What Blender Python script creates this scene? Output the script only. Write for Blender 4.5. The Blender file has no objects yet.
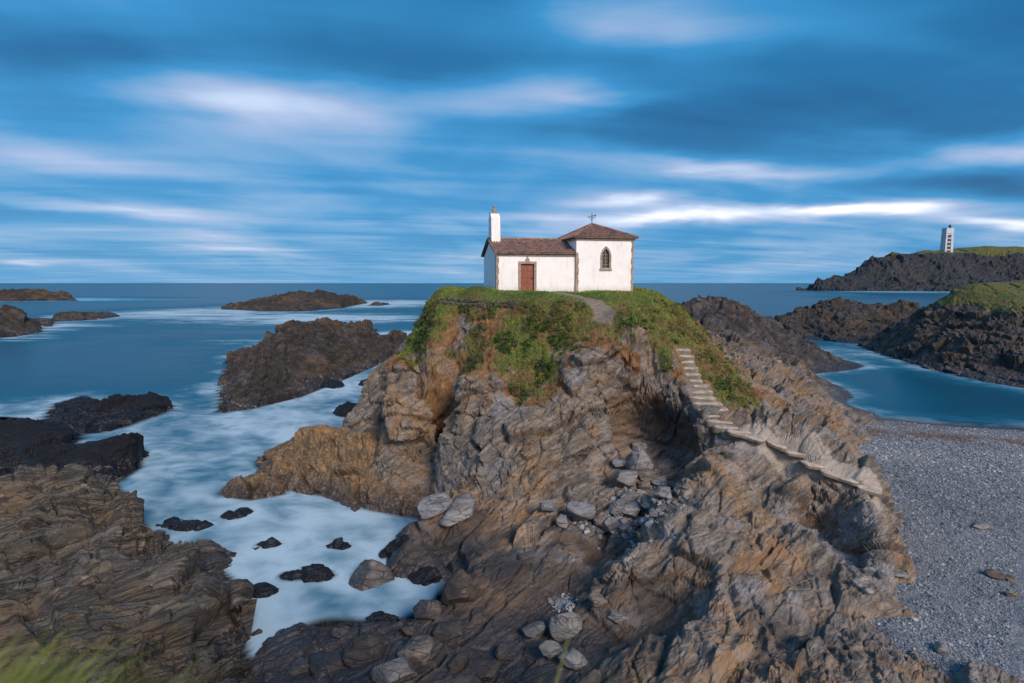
import bpy, bmesh, math, random, time
import numpy as np
from mathutils import Vector, Matrix
from mathutils.bvhtree import BVHTree
from mathutils.kdtree import KDTree
random.seed(7); RNG = np.random.default_rng(11)
R = math.radians
T0 = time.time()
SC = bpy.context.scene
COL = SC.collection

# ------------------------------------------------------------------ camera
CAM_Z, FPX, HOR = 14.0, 569.0, 283.0
PITCH = math.atan((341.5 - HOR) / FPX)
cam_d = bpy.data.cameras.new('camera'); cam = bpy.data.objects.new('camera', cam_d); COL.objects.link(cam)
cam_d.sensor_width = 36.0; cam_d.lens = 36.0 * FPX / 1024.0
cam_d.clip_start = 0.05; cam_d.clip_end = 90000
cam.location = (0, 0, CAM_Z); cam.rotation_euler = (math.pi / 2 - PITCH, 0, 0)
cam_d.dof.use_dof = True; cam_d.dof.focus_distance = 40.0; cam_d.dof.aperture_fstop = 1.0
SC.camera = cam

# ------------------------------------------------------------------ sun, exposure
SUN_AZ, SUN_EL = R(150), R(33)          # azimuth from +Y clockwise (behind the camera, to the right)
sd = bpy.data.lights.new('sun', 'SUN'); sun = bpy.data.objects.new('sun', sd); COL.objects.link(sun)
sd.energy = 1.5; sd.angle = R(22); sd.color = (1.0, 0.82, 0.68)
sdir = Vector((math.sin(SUN_AZ) * math.cos(SUN_EL), math.cos(SUN_AZ) * math.cos(SUN_EL), math.sin(SUN_EL)))
sun.rotation_euler = sdir.to_track_quat('Z', 'Y').to_euler(); sun.location = (30, -40, 60)
SC.view_settings.view_transform = 'Standard'; SC.view_settings.look = 'None'
SC.view_settings.exposure = 1.35; SC.view_settings.gamma = 1.0; SC.view_settings.use_curve_mapping = False

def ray(px, py):
    x = (px - 512) / FPX; u = (341.5 - py) / FPX
    c, s = math.cos(PITCH), math.sin(PITCH)
    return np.array((x, c + u * s, -s + u * c))
def W(px, py, Y):
    d = ray(px, py); return np.array((0, 0, CAM_Z)) + d * (Y / d[1])
def WC(px, py, Y):
    # depth read with the flat approximation of the sight line; keeps the height it implies
    d = ray(px, py); s0 = (py - HOR) / FPX; s1 = -d[2] / d[1]
    return W(px, py, Y * s0 / s1 if py > 300 else Y)
def WZ(px, py, z=0.0):
    d = ray(px, py); return np.array((0, 0, CAM_Z)) + d * ((z - CAM_Z) / d[2])

# ------------------------------------------------------------------ node helpers
class NT:
    def __init__(s, nt): s.nt = nt; s.n = nt.nodes; s.l = nt.links
    def put(s, v, sock):
        if isinstance(v, bpy.types.NodeSocket): s.l.new(v, sock)
        elif v is not None:
            if isinstance(v, (tuple, list)) and len(v) == 3 and sock.type == 'RGBA': v = (*v, 1)
            sock.default_value = v
    def math(s, op, a, b=None, c=None, clamp=False):
        n = s.n.new('ShaderNodeMath'); n.operation = op; n.use_clamp = clamp
        for i, v in enumerate((a, b, c)):
            if v is not None: s.put(v, n.inputs[i])
        return n.outputs[0]
    def vmath(s, op, a, b=None):
        n = s.n.new('ShaderNodeVectorMath'); n.operation = op
        s.put(a, n.inputs[0])
        if b is not None: s.put(b, n.inputs[1])
        return n.outputs[0]
    def mix(s, f, a, b, mode='MIX'):
        n = s.n.new('ShaderNodeMix'); n.data_type = 'RGBA'; n.blend_type = mode; n.clamp_factor = True
        s.put(f, n.inputs[0]); s.put(a, n.inputs[6]); s.put(b, n.inputs[7]); return n.outputs[2]
    def noise(s, v, scale=1, detail=4, rough=.55, dist=0, out=0):
        n = s.n.new('ShaderNodeTexNoise'); s.put(v, n.inputs['Vector'])
        n.inputs['Scale'].default_value = scale; n.inputs['Detail'].default_value = detail
        n.inputs['Roughness'].default_value = rough; n.inputs['Distortion'].default_value = dist
        return n.outputs[out]
    def vor(s, v, scale=1, feat='F1', out='Distance', rand=1):
        n = s.n.new('ShaderNodeTexVoronoi'); n.feature = feat; s.put(v, n.inputs['Vector'])
        n.inputs['Scale'].default_value = scale; n.inputs['Randomness'].default_value = rand
        return n.outputs[out]
    def ramp(s, f, stops, interp='LINEAR'):
        n = s.n.new('ShaderNodeValToRGB'); n.color_ramp.interpolation = interp
        e = n.color_ramp.elements
        while len(e) < len(stops): e.new(0.5)
        for el, (p, c) in zip(e, stops):
            el.position = p; el.color = (*c, 1) if len(c) == 3 else c
        s.put(f, n.inputs[0]); return n.outputs[0]
    def mapr(s, v, a, b, c=0, d=1, smooth=True):
        n = s.n.new('ShaderNodeMapRange'); n.interpolation_type = 'SMOOTHSTEP' if smooth else 'LINEAR'
        s.put(v, n.inputs[0])
        for i, q in enumerate((a, b, c, d)): n.inputs[i + 1].default_value = q
        return n.outputs[0]
    def mapping(s, v, rot=(0, 0, 0), scale=(1, 1, 1), loc=(0, 0, 0)):
        if not isinstance(rot, tuple) or any(rot):
            r_ = s.n.new('ShaderNodeMapping'); s.put(v, r_.inputs[0]); r_.inputs[2].default_value = rot; v = r_.outputs[0]; rot = (0, 0, 0)
        n = s.n.new('ShaderNodeMapping'); s.put(v, n.inputs[0]); n.inputs[1].default_value = loc
        n.inputs[2].default_value = rot; n.inputs[3].default_value = scale; return n.outputs[0]
    def attr(s, name, out='Fac'):
        n = s.n.new('ShaderNodeAttribute'); n.attribute_name = name; return n.outputs[out]
    def pos(s): return s.n.new('ShaderNodeNewGeometry').outputs['Position']
    def bump(s, h, strength=.5, dist=.1, normal=None):
        n = s.n.new('ShaderNodeBump'); s.put(h, n.inputs['Height']); n.inputs['Strength'].default_value = strength
        n.inputs['Distance'].default_value = dist
        if normal is not None: s.put(normal, n.inputs['Normal'])
        return n.outputs[0]
def new_mat(name):
    m = bpy.data.materials.new(name); m.use_nodes = True; t = NT(m.node_tree)
    b = m.node_tree.nodes['Principled BSDF']; return m, t, b
def srgb(r, g, b):
    f = lambda c: ((c / 255 + .055) / 1.055) ** 2.4 if c > 10 else c / 255 / 12.92
    return (f(r), f(g), f(b))

# ------------------------------------------------------------------ world: Nishita sky under long streaked cloud
world = bpy.data.worlds.new('World'); SC.world = world; world.use_nodes = True
wt = NT(world.node_tree); wbg = world.node_tree.nodes['Background']
SKY_STRENGTH = 0.1
sky = wt.n.new('ShaderNodeTexSky'); sky.sky_type = 'NISHITA'; sky.sun_disc = False
sky.sun_elevation = SUN_EL; sky.sun_rotation = SUN_AZ
dirv = wt.n.new('ShaderNodeTexCoord').outputs['Generated']
sx = wt.n.new('ShaderNodeSeparateXYZ'); wt.put(dirv, sx.inputs[0]); dx, dy, dz = sx.outputs
# cloud-deck coordinates (a flat layer far overhead)
zc = wt.math('ADD', wt.math('MAXIMUM', dz, 0.0), 0.07)
cxy = wt.n.new('ShaderNodeCombineXYZ'); wt.put(wt.math('DIVIDE', dx, zc), cxy.inputs[0]); wt.put(wt.math('DIVIDE', dy, zc), cxy.inputs[1])
deck = cxy.outputs[0]
n1 = wt.noise(wt.mapping(deck, rot=(0, 0, R(10)), scale=(.55, .30, 1)), 1.0, 4, .5, .5)
n2 = wt.noise(wt.mapping(deck, rot=(0, 0, R(-14)), scale=(.5, 1.9, 1), loc=(3, 1, 0)), 1.0, 3, .5, .4)
# direction coordinates for the larger cloud masses
yy = wt.math('MAXIMUM', dy, 0.06)
uu = wt.math('DIVIDE', dx, yy); vv = wt.math('DIVIDE', dz, yy)
wn = wt.n.new('ShaderNodeSeparateXYZ')
wnc = wt.noise(wt.mapping(dirv, scale=(2.2, 2.2, 10.0)), 1.0, 5, .55, .3, out=1); wt.put(wnc, wn.inputs[0])
uw = wt.math('ADD', uu, wt.math('MULTIPLY', wt.math('SUBTRACT', wn.outputs[0], .5), .40))
vw = wt.math('ADD', vv, wt.math('MULTIPLY', wt.math('SUBTRACT', wn.outputs[1], .5), .085))
front = wt.mapr(dy, 0.1, 0.4)
def blob(px, py, hw, hh, tilt, amt):
    d = ray(px, py); u0, v0 = d[0] / d[1], d[2] / d[1]
    du = wt.math('SUBTRACT', uw, u0); dv = wt.math('SUBTRACT', vw, v0)
    dv = wt.math('ADD', dv, wt.math('MULTIPLY', du, tilt))
    a = wt.math('MULTIPLY', du, FPX / hw); b = wt.math('MULTIPLY', dv, FPX / hh)
    q = wt.math('ADD', wt.math('MULTIPLY', a, a), wt.math('MULTIPLY', b, b))
    return wt.math('MULTIPLY', wt.math('EXPONENT', wt.math('MULTIPLY', q, -0.8)), amt)
BLOBS = [(300, 106, 125, 20, .17, .36), (500, 97, 120, 24, 0, .26), (585, 98, 75, 13, 0, .24), (740, 166, 70, 9, .12, .36),
         (640, 200, 65, 7, 0, .34), (790, 215, 150, 8, -.03, .42), (845, 211, 60, 6, 0, .32), (690, 224, 90, 6, 0, .30),
         (985, 226, 60, 5, .06, .42), (970, 150, 90, 15, -.3, .24), (90, 203, 110, 6, .06, .22), (60, 155, 110, 9, .12, .16),
         (300, 200, 100, 7, 0, .18), (20, 265, 28, 2.5, 0, .36), (240, 246, 70, 4, 0, .18), (640, 15, 90, 35, .2, .20),
         (330, 150, 160, 18, .1, .10), (740, 20, 120, 30, 0, .10), (880, 165, 90, 8, -.1, .16), (560, 150, 80, 10, .1, .12), (480, 215, 90, 5, 0, .16),
         (70, 45, 110, 24, .05, -.26), (730, 112, 170, 30, -.02, -.32), (170, 190, 130, 9, .07, -.10), (985, 190, 90, 14, .1, -.26),
         (620, 60, 200, 16, 0, -.10), (1000, 60, 90, 50, 0, -.14), (430, 150, 60, 15, 0, -.12), (40, 110, 100, 25, 0, -.10),
         (480, 165, 60, 8, 0, -.10), (880, 185, 60, 6, 0, -.14)]
acc = None
for bb in BLOBS:
    v = blob(*bb); acc = v if acc is None else wt.math('ADD', acc, v)
acc = wt.math('MULTIPLY', acc, front)
base = wt.math('ADD', wt.mapr(dz, 0.0, 0.5, 0.50, 0.26), wt.mapr(dy, 0.05, -.5, 0, .34))  # second term brightens the unseen sky behind the camera to fill shaded faces
t = wt.math('ADD', base, acc)
t = wt.math('ADD', t, wt.math('MULTIPLY', wt.math('SUBTRACT', n1, .5), .80))
t = wt.math('ADD', t, wt.math('MULTIPLY', wt.math('SUBTRACT', n2, .5), .42), clamp=True)
ccol = wt.ramp(t, [(0.0, srgb(0, 74, 124)), (.22, srgb(14, 102, 154)), (.42, srgb(46, 134, 190)), (.56, srgb(108, 156, 200)), (.68, srgb(150, 172, 208)), (.82, srgb(190, 206, 232)), (1.0, srgb(252, 248, 248))])
low = wt.mapr(dz, 0.0, 0.05, 1, 0)
ccol = wt.mix(wt.math('MULTIPLY', low, .55), ccol, srgb(96, 158, 204))
cl = wt.vmath('SCALE', ccol); cl.node.inputs[3].default_value = 0.46 / SKY_STRENGTH
fin = wt.mix(0.95, sky.outputs[0], cl)
# below the horizon: same tone as the sea haze
wt.put(fin, wbg.inputs[0]); wbg.inputs[1].default_value = SKY_STRENGTH

# ------------------------------------------------------------------ numpy noise
TAB = RNG.random((64, 64, 64)).astype(np.float32)
TABV = RNG.random((32, 32, 32, 3)).astype(np.float32)
TABH = RNG.random((32, 32, 32)).astype(np.float32)
def vnoise(P, seed=0):
    P = np.asarray(P, np.float32) + np.float32(seed * 7.31)
    i = np.floor(P).astype(np.int32); f = P - i; f = f * f * f * (f * (f * 6 - 15) + 10)
    x0, y0, z0 = (i & 63).T; x1, y1, z1 = ((i + 1) & 63).T; fx, fy, fz = f.T
    a = TAB[x0, y0, z0] * (1 - fx) + TAB[x1, y0, z0] * fx; b = TAB[x0, y1, z0] * (1 - fx) + TAB[x1, y1, z0] * fx
    c = TAB[x0, y0, z1] * (1 - fx) + TAB[x1, y0, z1] * fx; d = TAB[x0, y1, z1] * (1 - fx) + TAB[x1, y1, z1] * fx
    return (a * (1 - fy) + b * fy) * (1 - fz) + (c * (1 - fy) + d * fy) * fz * 1.0
def fbm(P, oct=4, seed=0, gain=.5, ridged=False):
    P = np.asarray(P, np.float32); s = 0; a = 1; tot = 0
    for k in range(oct):
        v = vnoise(P * (2.03 ** k), seed + k * 3) * 2 - 1
        if ridged: v = 1 - 2 * np.abs(v)
        s = s + a * v; tot += a; a *= gain
    return s / tot
TABT = (RNG.random((32, 32, 32, 3)) * 2 - 1).astype(np.float32)
def worley(P, seed=0, jit=.85):
    """F1, F2, a random number per cell and a random tilted plane per cell"""
    P = np.asarray(P, np.float32) + np.float32(seed * 5.17)
    b = np.floor(P - .5).astype(np.int32); n = len(P)
    F1 = np.full(n, 9., np.float32); F2 = F1.copy(); H = np.zeros(n, np.float32); T = np.zeros(n, np.float32)
    for dx_ in (0, 1):
        for dy_ in (0, 1):
            for dz_ in (0, 1):
                c = b + np.array((dx_, dy_, dz_)); m = c & 31
                q = c + .5 + (TABV[m[:, 0], m[:, 1], m[:, 2]] - .5) * jit - P
                d = np.sqrt((q * q).sum(1)); h = TABH[m[:, 0], m[:, 1], m[:, 2]]; tt = (q * TABT[m[:, 0], m[:, 1], m[:, 2]]).sum(1)
                near = d < F1
                F2 = np.where(near, F1, np.minimum(F2, d)); H = np.where(near, h, H); T = np.where(near, tt, T); F1 = np.where(near, d, F1)
    return F1, F2, H, T
def sstep(a, b, x):
    t_ = np.clip((x - a) / (b - a), 0, 1); return t_ * t_ * (3 - 2 * t_)
def frame(dip_dir, dip, strike_rot=0):
    # rotation whose third row is the normal of the rock's bedding
    n = np.array((math.sin(dip) * math.sin(dip_dir), math.sin(dip) * math.cos(dip_dir), math.cos(dip)))
    a = np.cross(n, (0, 0, 1.0)); a /= np.linalg.norm(a); b = np.cross(n, a)
    return np.stack((a, b, n)).astype(np.float32)
def rockdisp(P, k=1.0, seed=0, fr=None, blocks=1.0, strata=1.0, rough=1.0, warp=1.0):
    """displacement (m) of bare fractured rock at feature scale k"""
    if fr is None: fr = frame(R(-60), R(55))
    Wp = np.stack([fbm(P / (2.2 * k), 2, seed + 20 + j) for j in range(3)], 1) * .22 * k * warp
    Q = (P + Wp) @ fr.T / k
    d = .50 * fbm(P / (3.6 * k), 3, seed); rv = .25 + 1.25 * sstep(-.35, .4, fbm(P / (2.6 * k), 3, seed + 31))
    F1, F2, H, T = worley(Q * np.array((.26, .40, .52)), seed + 1)
    e = sstep(0, .10, F2 - F1); d += blocks * ((.62 * (H - .5) + .85 * T) * e - .36 * (1 - e))
    F1, F2, H, T = worley(Q * np.array((.8, 1.05, 1.4)), seed + 2)
    e = sstep(0, .12, F2 - F1); d += blocks * rv * ((.22 * (H - .5) + .36 * T) * e) - blocks * .17 * (1 - e)
    F1, F2, H, T = worley(Q * np.array((2.3, 2.9, 3.8)), seed + 3)
    e = sstep(0, .2, F2 - F1); d += blocks * rv * ((.06 * (H - .5) + .11 * T) * e - .05 * (1 - e))
    b = Q[:, 2] + .16 * warp * fbm(P / (2.2 * k), 2, seed + 5)
    msk = sstep(-.3, .4, fbm(P / (4 * k), 2, seed + 6))
    for th, am in ((.55, .10), (.17, .035)):
        l = b / th; i = np.floor(l).astype(np.int64); f = l - i
        f = np.clip(f, 0, 1); h0 = TABH[(i * 7 + seed) & 31, (i * 3) & 31, 5]; h1 = TABH[((i + 1) * 7 + seed) & 31, ((i + 1) * 3) & 31, 5]
        d += strata * am * ((h0 + (h1 - h0) * sstep(.6, 1, f)) - .5) * (.4 + .6 * msk)
    d += rough * rv * .06 * fbm(P * (1.9 / k), 4, seed + 9, .55, True) + rough * .028 * fbm(P * (8 / k), 3, seed + 12)
    return d * k

def rbf_fit(pts, vals, c=1.0, lam=0.02):
    pts = np.asarray(pts, float); vals = np.asarray(vals, float); n = len(pts)
    vals = vals.reshape(n, -1)
    d = np.sqrt(((pts[:, None] - pts[None]) ** 2).sum(2) + c * c)
    A = np.zeros((n + 3, n + 3)); A[:n, :n] = -d + lam * np.eye(n)
    A[:n, n] = 1; A[:n, n + 1:] = pts; A[n, :n] = 1; A[n + 1:, :n] = pts.T
    b = np.zeros((n + 3, vals.shape[1])); b[:n] = vals
    w = np.linalg.solve(A, b)
    def ev(Q):
        Q = np.asarray(Q, float); out = np.empty((len(Q), vals.shape[1]))
        for i in range(0, len(Q), 20000):
            q = Q[i:i + 20000]
            dd = -np.sqrt(((q[:, None, 0] - pts[None, :, 0]) ** 2 + (q[:, None, 1] - pts[None, :, 1]) ** 2) + c * c)
            out[i:i + 20000] = dd @ w[:n] + w[n] + q @ w[n + 1:]
        return out
    return ev

# ------------------------------------------------------------------ object helpers
def tag(o, label=None, cat=None, group=None, kind=None):
    if label: o['label'] = label
    if cat: o['category'] = cat
    if group: o['group'] = group
    if kind: o['kind'] = kind
    return o
def link(name, me, mat, parent=None):
    o = bpy.data.objects.new(name, me); COL.objects.link(o)
    if mat is not None:
        for m in (mat if isinstance(mat, (list, tuple)) else [mat]): me.materials.append(m)
    if parent is not None: o.parent = parent
    return o
def np_mesh(name, V, F, attrs=None, smooth=True):
    """V (n,3), F (m,3|4) -> mesh data"""
    me = bpy.data.meshes.new(name); V = np.asarray(V, np.float32); F = np.asarray(F, np.int32); k = F.shape[1]
    me.vertices.add(len(V)); me.vertices.foreach_set('co', V.ravel())
    me.loops.add(F.size); me.loops.foreach_set('vertex_index', F.ravel())
    me.polygons.add(len(F)); me.polygons.foreach_set('loop_start', np.arange(0, F.size, k, dtype=np.int32))
    me.polygons.foreach_set('loop_total', np.full(len(F), k, np.int32))
    me.update(calc_edges=True)
    me.polygons.foreach_set('use_smooth', np.full(len(F), smooth, bool))
    for n_, a in (attrs or {}).items():
        at = me.attributes.new(n_, 'FLOAT', 'POINT'); at.data.foreach_set('value', np.asarray(a, np.float32))
    return me
def grid_faces(nx, ny, keep=None):
    i = np.arange(nx * ny).reshape(ny, nx)
    F = np.stack((i[:-1, :-1], i[:-1, 1:], i[1:, 1:], i[1:, :-1]), -1).reshape(-1, 4)
    if keep is not None: F = F[keep[F].any(1)]
    return F
def compact(V, F, attrs):
    used = np.zeros(len(V), bool); used[F] = True
    ix = np.cumsum(used) - 1
    return V[used], ix[F], {k: v[used] for k, v in attrs.items()}
def grid_normals(V, nx, ny):
    G = V.reshape(ny, nx, 3); a = np.gradient(G, axis=1); b = np.gradient(G, axis=0)
    n = np.cross(a, b).reshape(-1, 3); return n / np.maximum(np.linalg.norm(n, axis=1, keepdims=True), 1e-9)

SHORE = []      # world xy samples of all waterlines
FIELDS = []     # (bbox, height function) for the depth of the sea bed
TREES = []      # BVH of the ground pieces
def heightfield(name, xs, ys, hf, disp, mat, attrs_fn, zmin=-1.3, center=None, smooth=False, kind='structure', vscale=.55):
    nx, ny = len(xs), len(ys); X, Y = np.meshgrid(xs, ys)
    P2 = np.stack((X.ravel(), Y.ravel()), 1)
    H = hf(P2); z = H[:, 0]
    V = np.column_stack((P2, z))
    # smoothed normals for the displacement direction
    N = grid_normals(V, nx, ny)
    keep0 = z > zmin - 1.2
    d = np.zeros(len(V)); d[keep0] = disp(V[keep0].astype(np.float32), H[keep0], N[keep0])
    N2 = N.copy(); N2[:, 2] *= vscale + .45; 
    V = V + N2 * d[:, None]
    keep = V[:, 2] > zmin
    F = grid_faces(nx, ny, keep)
    at = attrs_fn(V, H, N) if attrs_fn else {}
    V2, F2, at2 = compact(V, F, at)
    sh = V2[np.abs(V2[:, 2]) < .12][:, :2]
    if len(sh): SHORE.append(sh[:: max(1, len(sh) // 4000)])
    FIELDS.append((xs[0], xs[-1], ys[0], ys[-1], hf))
    c = np.array(center if center is not None else (0, 0, 0), float)
    me = np_mesh(name, V2 - c, F2, at2, smooth)
    o = link(name, me, mat); o.location = c
    TREES.append((BVHTree.FromPolygons([tuple(v) for v in V2], [tuple(f) for f in F2]), o.name))
    return o
def cast(px, py, only=None):
    d = Vector(ray(px, py)).normalized(); best = None
    for tr, nm in TREES:
        if only and not nm.startswith(only): continue
        h = tr.ray_cast(Vector((0, 0, CAM_Z)), d)
        if h[0] is not None and (best is None or h[3] < best[3]): best = h
    return best
def down(x, y, only=None):
    best = None
    for tr, nm in TREES:
        if only and not nm.startswith(only): continue
        h = tr.ray_cast(Vector((x, y, 60)), Vector((0, 0, -1)))
        if h[0] is not None and (best is None or h[0].z > best[0].z): best = h
    return best

# ------------------------------------------------------------------ materials
FR_I = frame(R(-50), R(50)); FR_S = frame(R(160), R(42)); FR_L = frame(R(-40), R(58)); FR_R = frame(R(110), R(50))
def feul(f): return tuple(Matrix([list(map(float, r)) for r in f]).to_euler())
def rock_mat(name, tones, rot=(0, 0, 0), dark=.0, ochre=.4, pale=.3, ground=False, kscale=1.0, cracks=1.0, seams=.35, spec=.4, bright=1.0, warp=.9):
    """fractured schist: brown-grey mass, ochre lichen patches, pale blue-grey patches, dark wet band by the sea"""
    m, t, b = new_mat(name); P = t.pos()
    P1 = t.mapping(P, scale=(1 / kscale,) * 3)
    wnz = t.noise(P1, .5, 3, out=1)
    Pw = t.vmath('ADD', P1, t.vmath('SCALE', t.vmath("SUBTRACT", wnz, (.5, .5, .5)))); Pw.node.inputs[1].links[0].from_node.inputs[3].default_value = warp
    S = t.mapping(Pw, rot=rot, scale=(.35, .8, 3.2))
    st = t.noise(S, 1.3, 5, .62)
    st2 = t.noise(t.mapping(Pw, rot=rot, scale=(1.2, 2.5, 9)), 1.6, 4, .6)
    big = t.noise(P1, .22, 4, .6); mid = t.noise(P1, 1.1, 6, .68); fine = t.noise(P1, 7, 6, .7)
    c = t.ramp(st, [(.25, tones[0]), (.45, tones[1]), (.6, tones[2]), (.8, tones[3])])
    c = t.mix(t.math('MULTIPLY', t.mapr(t.math('ADD', t.math('MULTIPLY', big, .6), t.math('MULTIPLY', mid, .4)), .46, .62), ochre), c, (.255, .150, .068))
    c = t.mix(t.math('MULTIPLY', t.mapr(t.noise(t.mapping(P1, loc=(9, 4, 2)), .33, 5, .62), .52, .66), pale), c, (.26, .27, .30))
    c = t.mix(t.math('MULTIPLY', t.mapr(t.noise(t.mapping(P1, loc=(2, 7, 5)), 2.2, 6, .7), .58, .72), .45), c, (.33, .30, .26))
    c = t.mix(t.math('MULTIPLY', t.mapr(t.noise(t.mapping(P1, loc=(5, 1, 8)), 1.4, 6, .72), .56, .7), .55), c, (.045, .042, .045))
    c = t.mix(t.math('MULTIPLY', t.mapr(st2, .56, .72), .5), c, (.06, .055, .055))
    c = t.mix(.45, c, t.ramp(fine, [(.3, (.25, .25, .26)), (.5, (.5, .5, .5)), (.72, (.80, .78, .74))]), 'OVERLAY')
    ck = t.vor(t.mapping(Pw, rot=rot, scale=(.5, 1.0, 1.7)), 1.4, 'DISTANCE_TO_EDGE')
    crack = t.mapr(ck, 0, .03, 1, 0)
    c = t.mix(t.math('MULTIPLY', crack, .80 * cracks), c, (.03, .028, .028))
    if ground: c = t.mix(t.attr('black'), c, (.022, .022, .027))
    if bright != 1: c = t.mix(1.0, c, (bright, bright, bright), 'MULTIPLY')
    if dark: c = t.mix(dark, c, (.008, .011, .018))
    # wet, algae-dark band above the sea
    z = t.n.new('ShaderNodeSeparateXYZ'); t.put(P, z.inputs[0])
    zz = t.math('ADD', z.outputs[2], t.math('MULTIPLY', t.math('SUBTRACT', mid, .5), -1.6))
    wet = t.mapr(zz, .25, 1.35, 1, 0)
    wetg = t.math('MULTIPLY', wet, t.attr('wet')) if ground else wet
    c = t.mix(t.math('MULTIPLY', wetg, .72 if dark < .5 else .1), c, (.030, .030, .036))
    rough = t.mapr(wetg, 0, 1, .86, .38)
    hgt = t.math('ADD', t.math('MULTIPLY', mid, .5), t.math('MULTIPLY', fine, .16))
    hgt = t.math('ADD', hgt, t.math('MULTIPLY', st, .5)); hgt = t.math('ADD', hgt, t.math('MULTIPLY', st2, .22))
    hgt = t.math('SUBTRACT', hgt, t.math('MULTIPLY', crack, .18 * cracks))
    sm = t.noise(t.mapping(Pw, rot=rot, scale=(.16, .22, 1.7)), 1.5, 4, .55)
    seam = t.math('MULTIPLY', t.mapr(t.math('ABSOLUTE', t.math('SUBTRACT', sm, .5)), 0, .020 + .03 * (seams > .9), 1, 0), seams)
    c = t.mix(t.math('MULTIPLY', seam, .75), c, (.022, .021, .022)); hgt = t.math('SUBTRACT', hgt, t.math('MULTIPLY', seam, .35))
    if ground:
        g = t.attr('grass'); pt = t.attr('path'); soil = t.attr('soil')
        gn = t.noise(P, .9, 5, .65); gf = t.noise(P, 6, 5, .7)
        gc = t.ramp(gn, [(.28, (.026, .050, .010)), (.42, (.065, .095, .018)), (.52, (.110, .110, .030)), (.64, (.130, .080, .040))])
        gc = t.mix(.5, gc, t.ramp(gf, [(.3, (.2, .2, .2)), (.7, (.8, .8, .8))]), 'OVERLAY')
        sc_ = t.ramp(t.noise(P, 1.8, 5, .65), [(.3, (.075, .042, .022)), (.5, (.17, .085, .035)), (.68, (.21, .135, .06))])
        pc = t.ramp(gf, [(.3, (.13, .105, .075)), (.7, (.26, .215, .17))])
        fm = t.math('MULTIPLY', t.math('SUBTRACT', gf, .5), .9)
        c = t.mix(t.mapr(t.math('ADD', soil, fm), .35, .6), c, sc_)
        c = t.mix(t.mapr(t.math('ADD', g, fm), .38, .56), c, gc)
        c = t.mix(t.mapr(t.math('ADD', pt, fm), .35, .6), c, pc)
        pale_ = t.attr('worn')
        c = t.mix(t.math('MULTIPLY', t.mapr(t.math('ADD', pale_, fm), .3, .7), .6), c, (.42, .38, .33))
    t.put(c, b.inputs['Base Color']); t.put(rough, b.inputs['Roughness']); b.inputs['Specular IOR Level'].default_value = spec
    t.put(t.bump(hgt, .9, .18 * kscale), b.inputs['Normal'])
    return m
BROWN = [(.034, .033, .035), (.115, .102, .092), (.205, .180, .155), (.330, .285, .240)]
GREYB = [(.018, .019, .020), (.044, .042, .037), (.080, .073, .061), (.140, .124, .098)]
DARKB = [(.014, .015, .018), (.032, .030, .031), (.064, .054, .045), (.120, .092, .066)]
M_TERR = rock_mat('terrain_rock', BROWN, rot=feul(FR_I), bright=1.05, ochre=.75, pale=.42, cracks=.5, ground=True)
M_SLAB = rock_mat('ledge_rock', GREYB, rot=feul(FR_L), ochre=.20, pale=.12, cracks=.5, seams=1.0, bright=1.2, warp=.3)
M_DARK = rock_mat('dark_sea_rock', DARKB, rot=feul(FR_L), ochre=.02, pale=.02, dark=.97, seams=.7, spec=.22)
M_SEAR = rock_mat('sea_rock_brown', DARKB, rot=feul(FR_S), ochre=.30, pale=.16, kscale=1.5, seams=.6, bright=.72)
M_FARR = rock_mat('far_rock', DARKB, rot=(R(30), R(50), R(20)), ochre=.5, pale=.1, kscale=4, bright=.62)
M_GOLD = rock_mat('golden_rock', [(.045, .032, .020), (.120, .082, .046), (.215, .145, .078), (.32, .225, .125)], rot=feul(FR_R), ochre=1.0, pale=.03)

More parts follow.
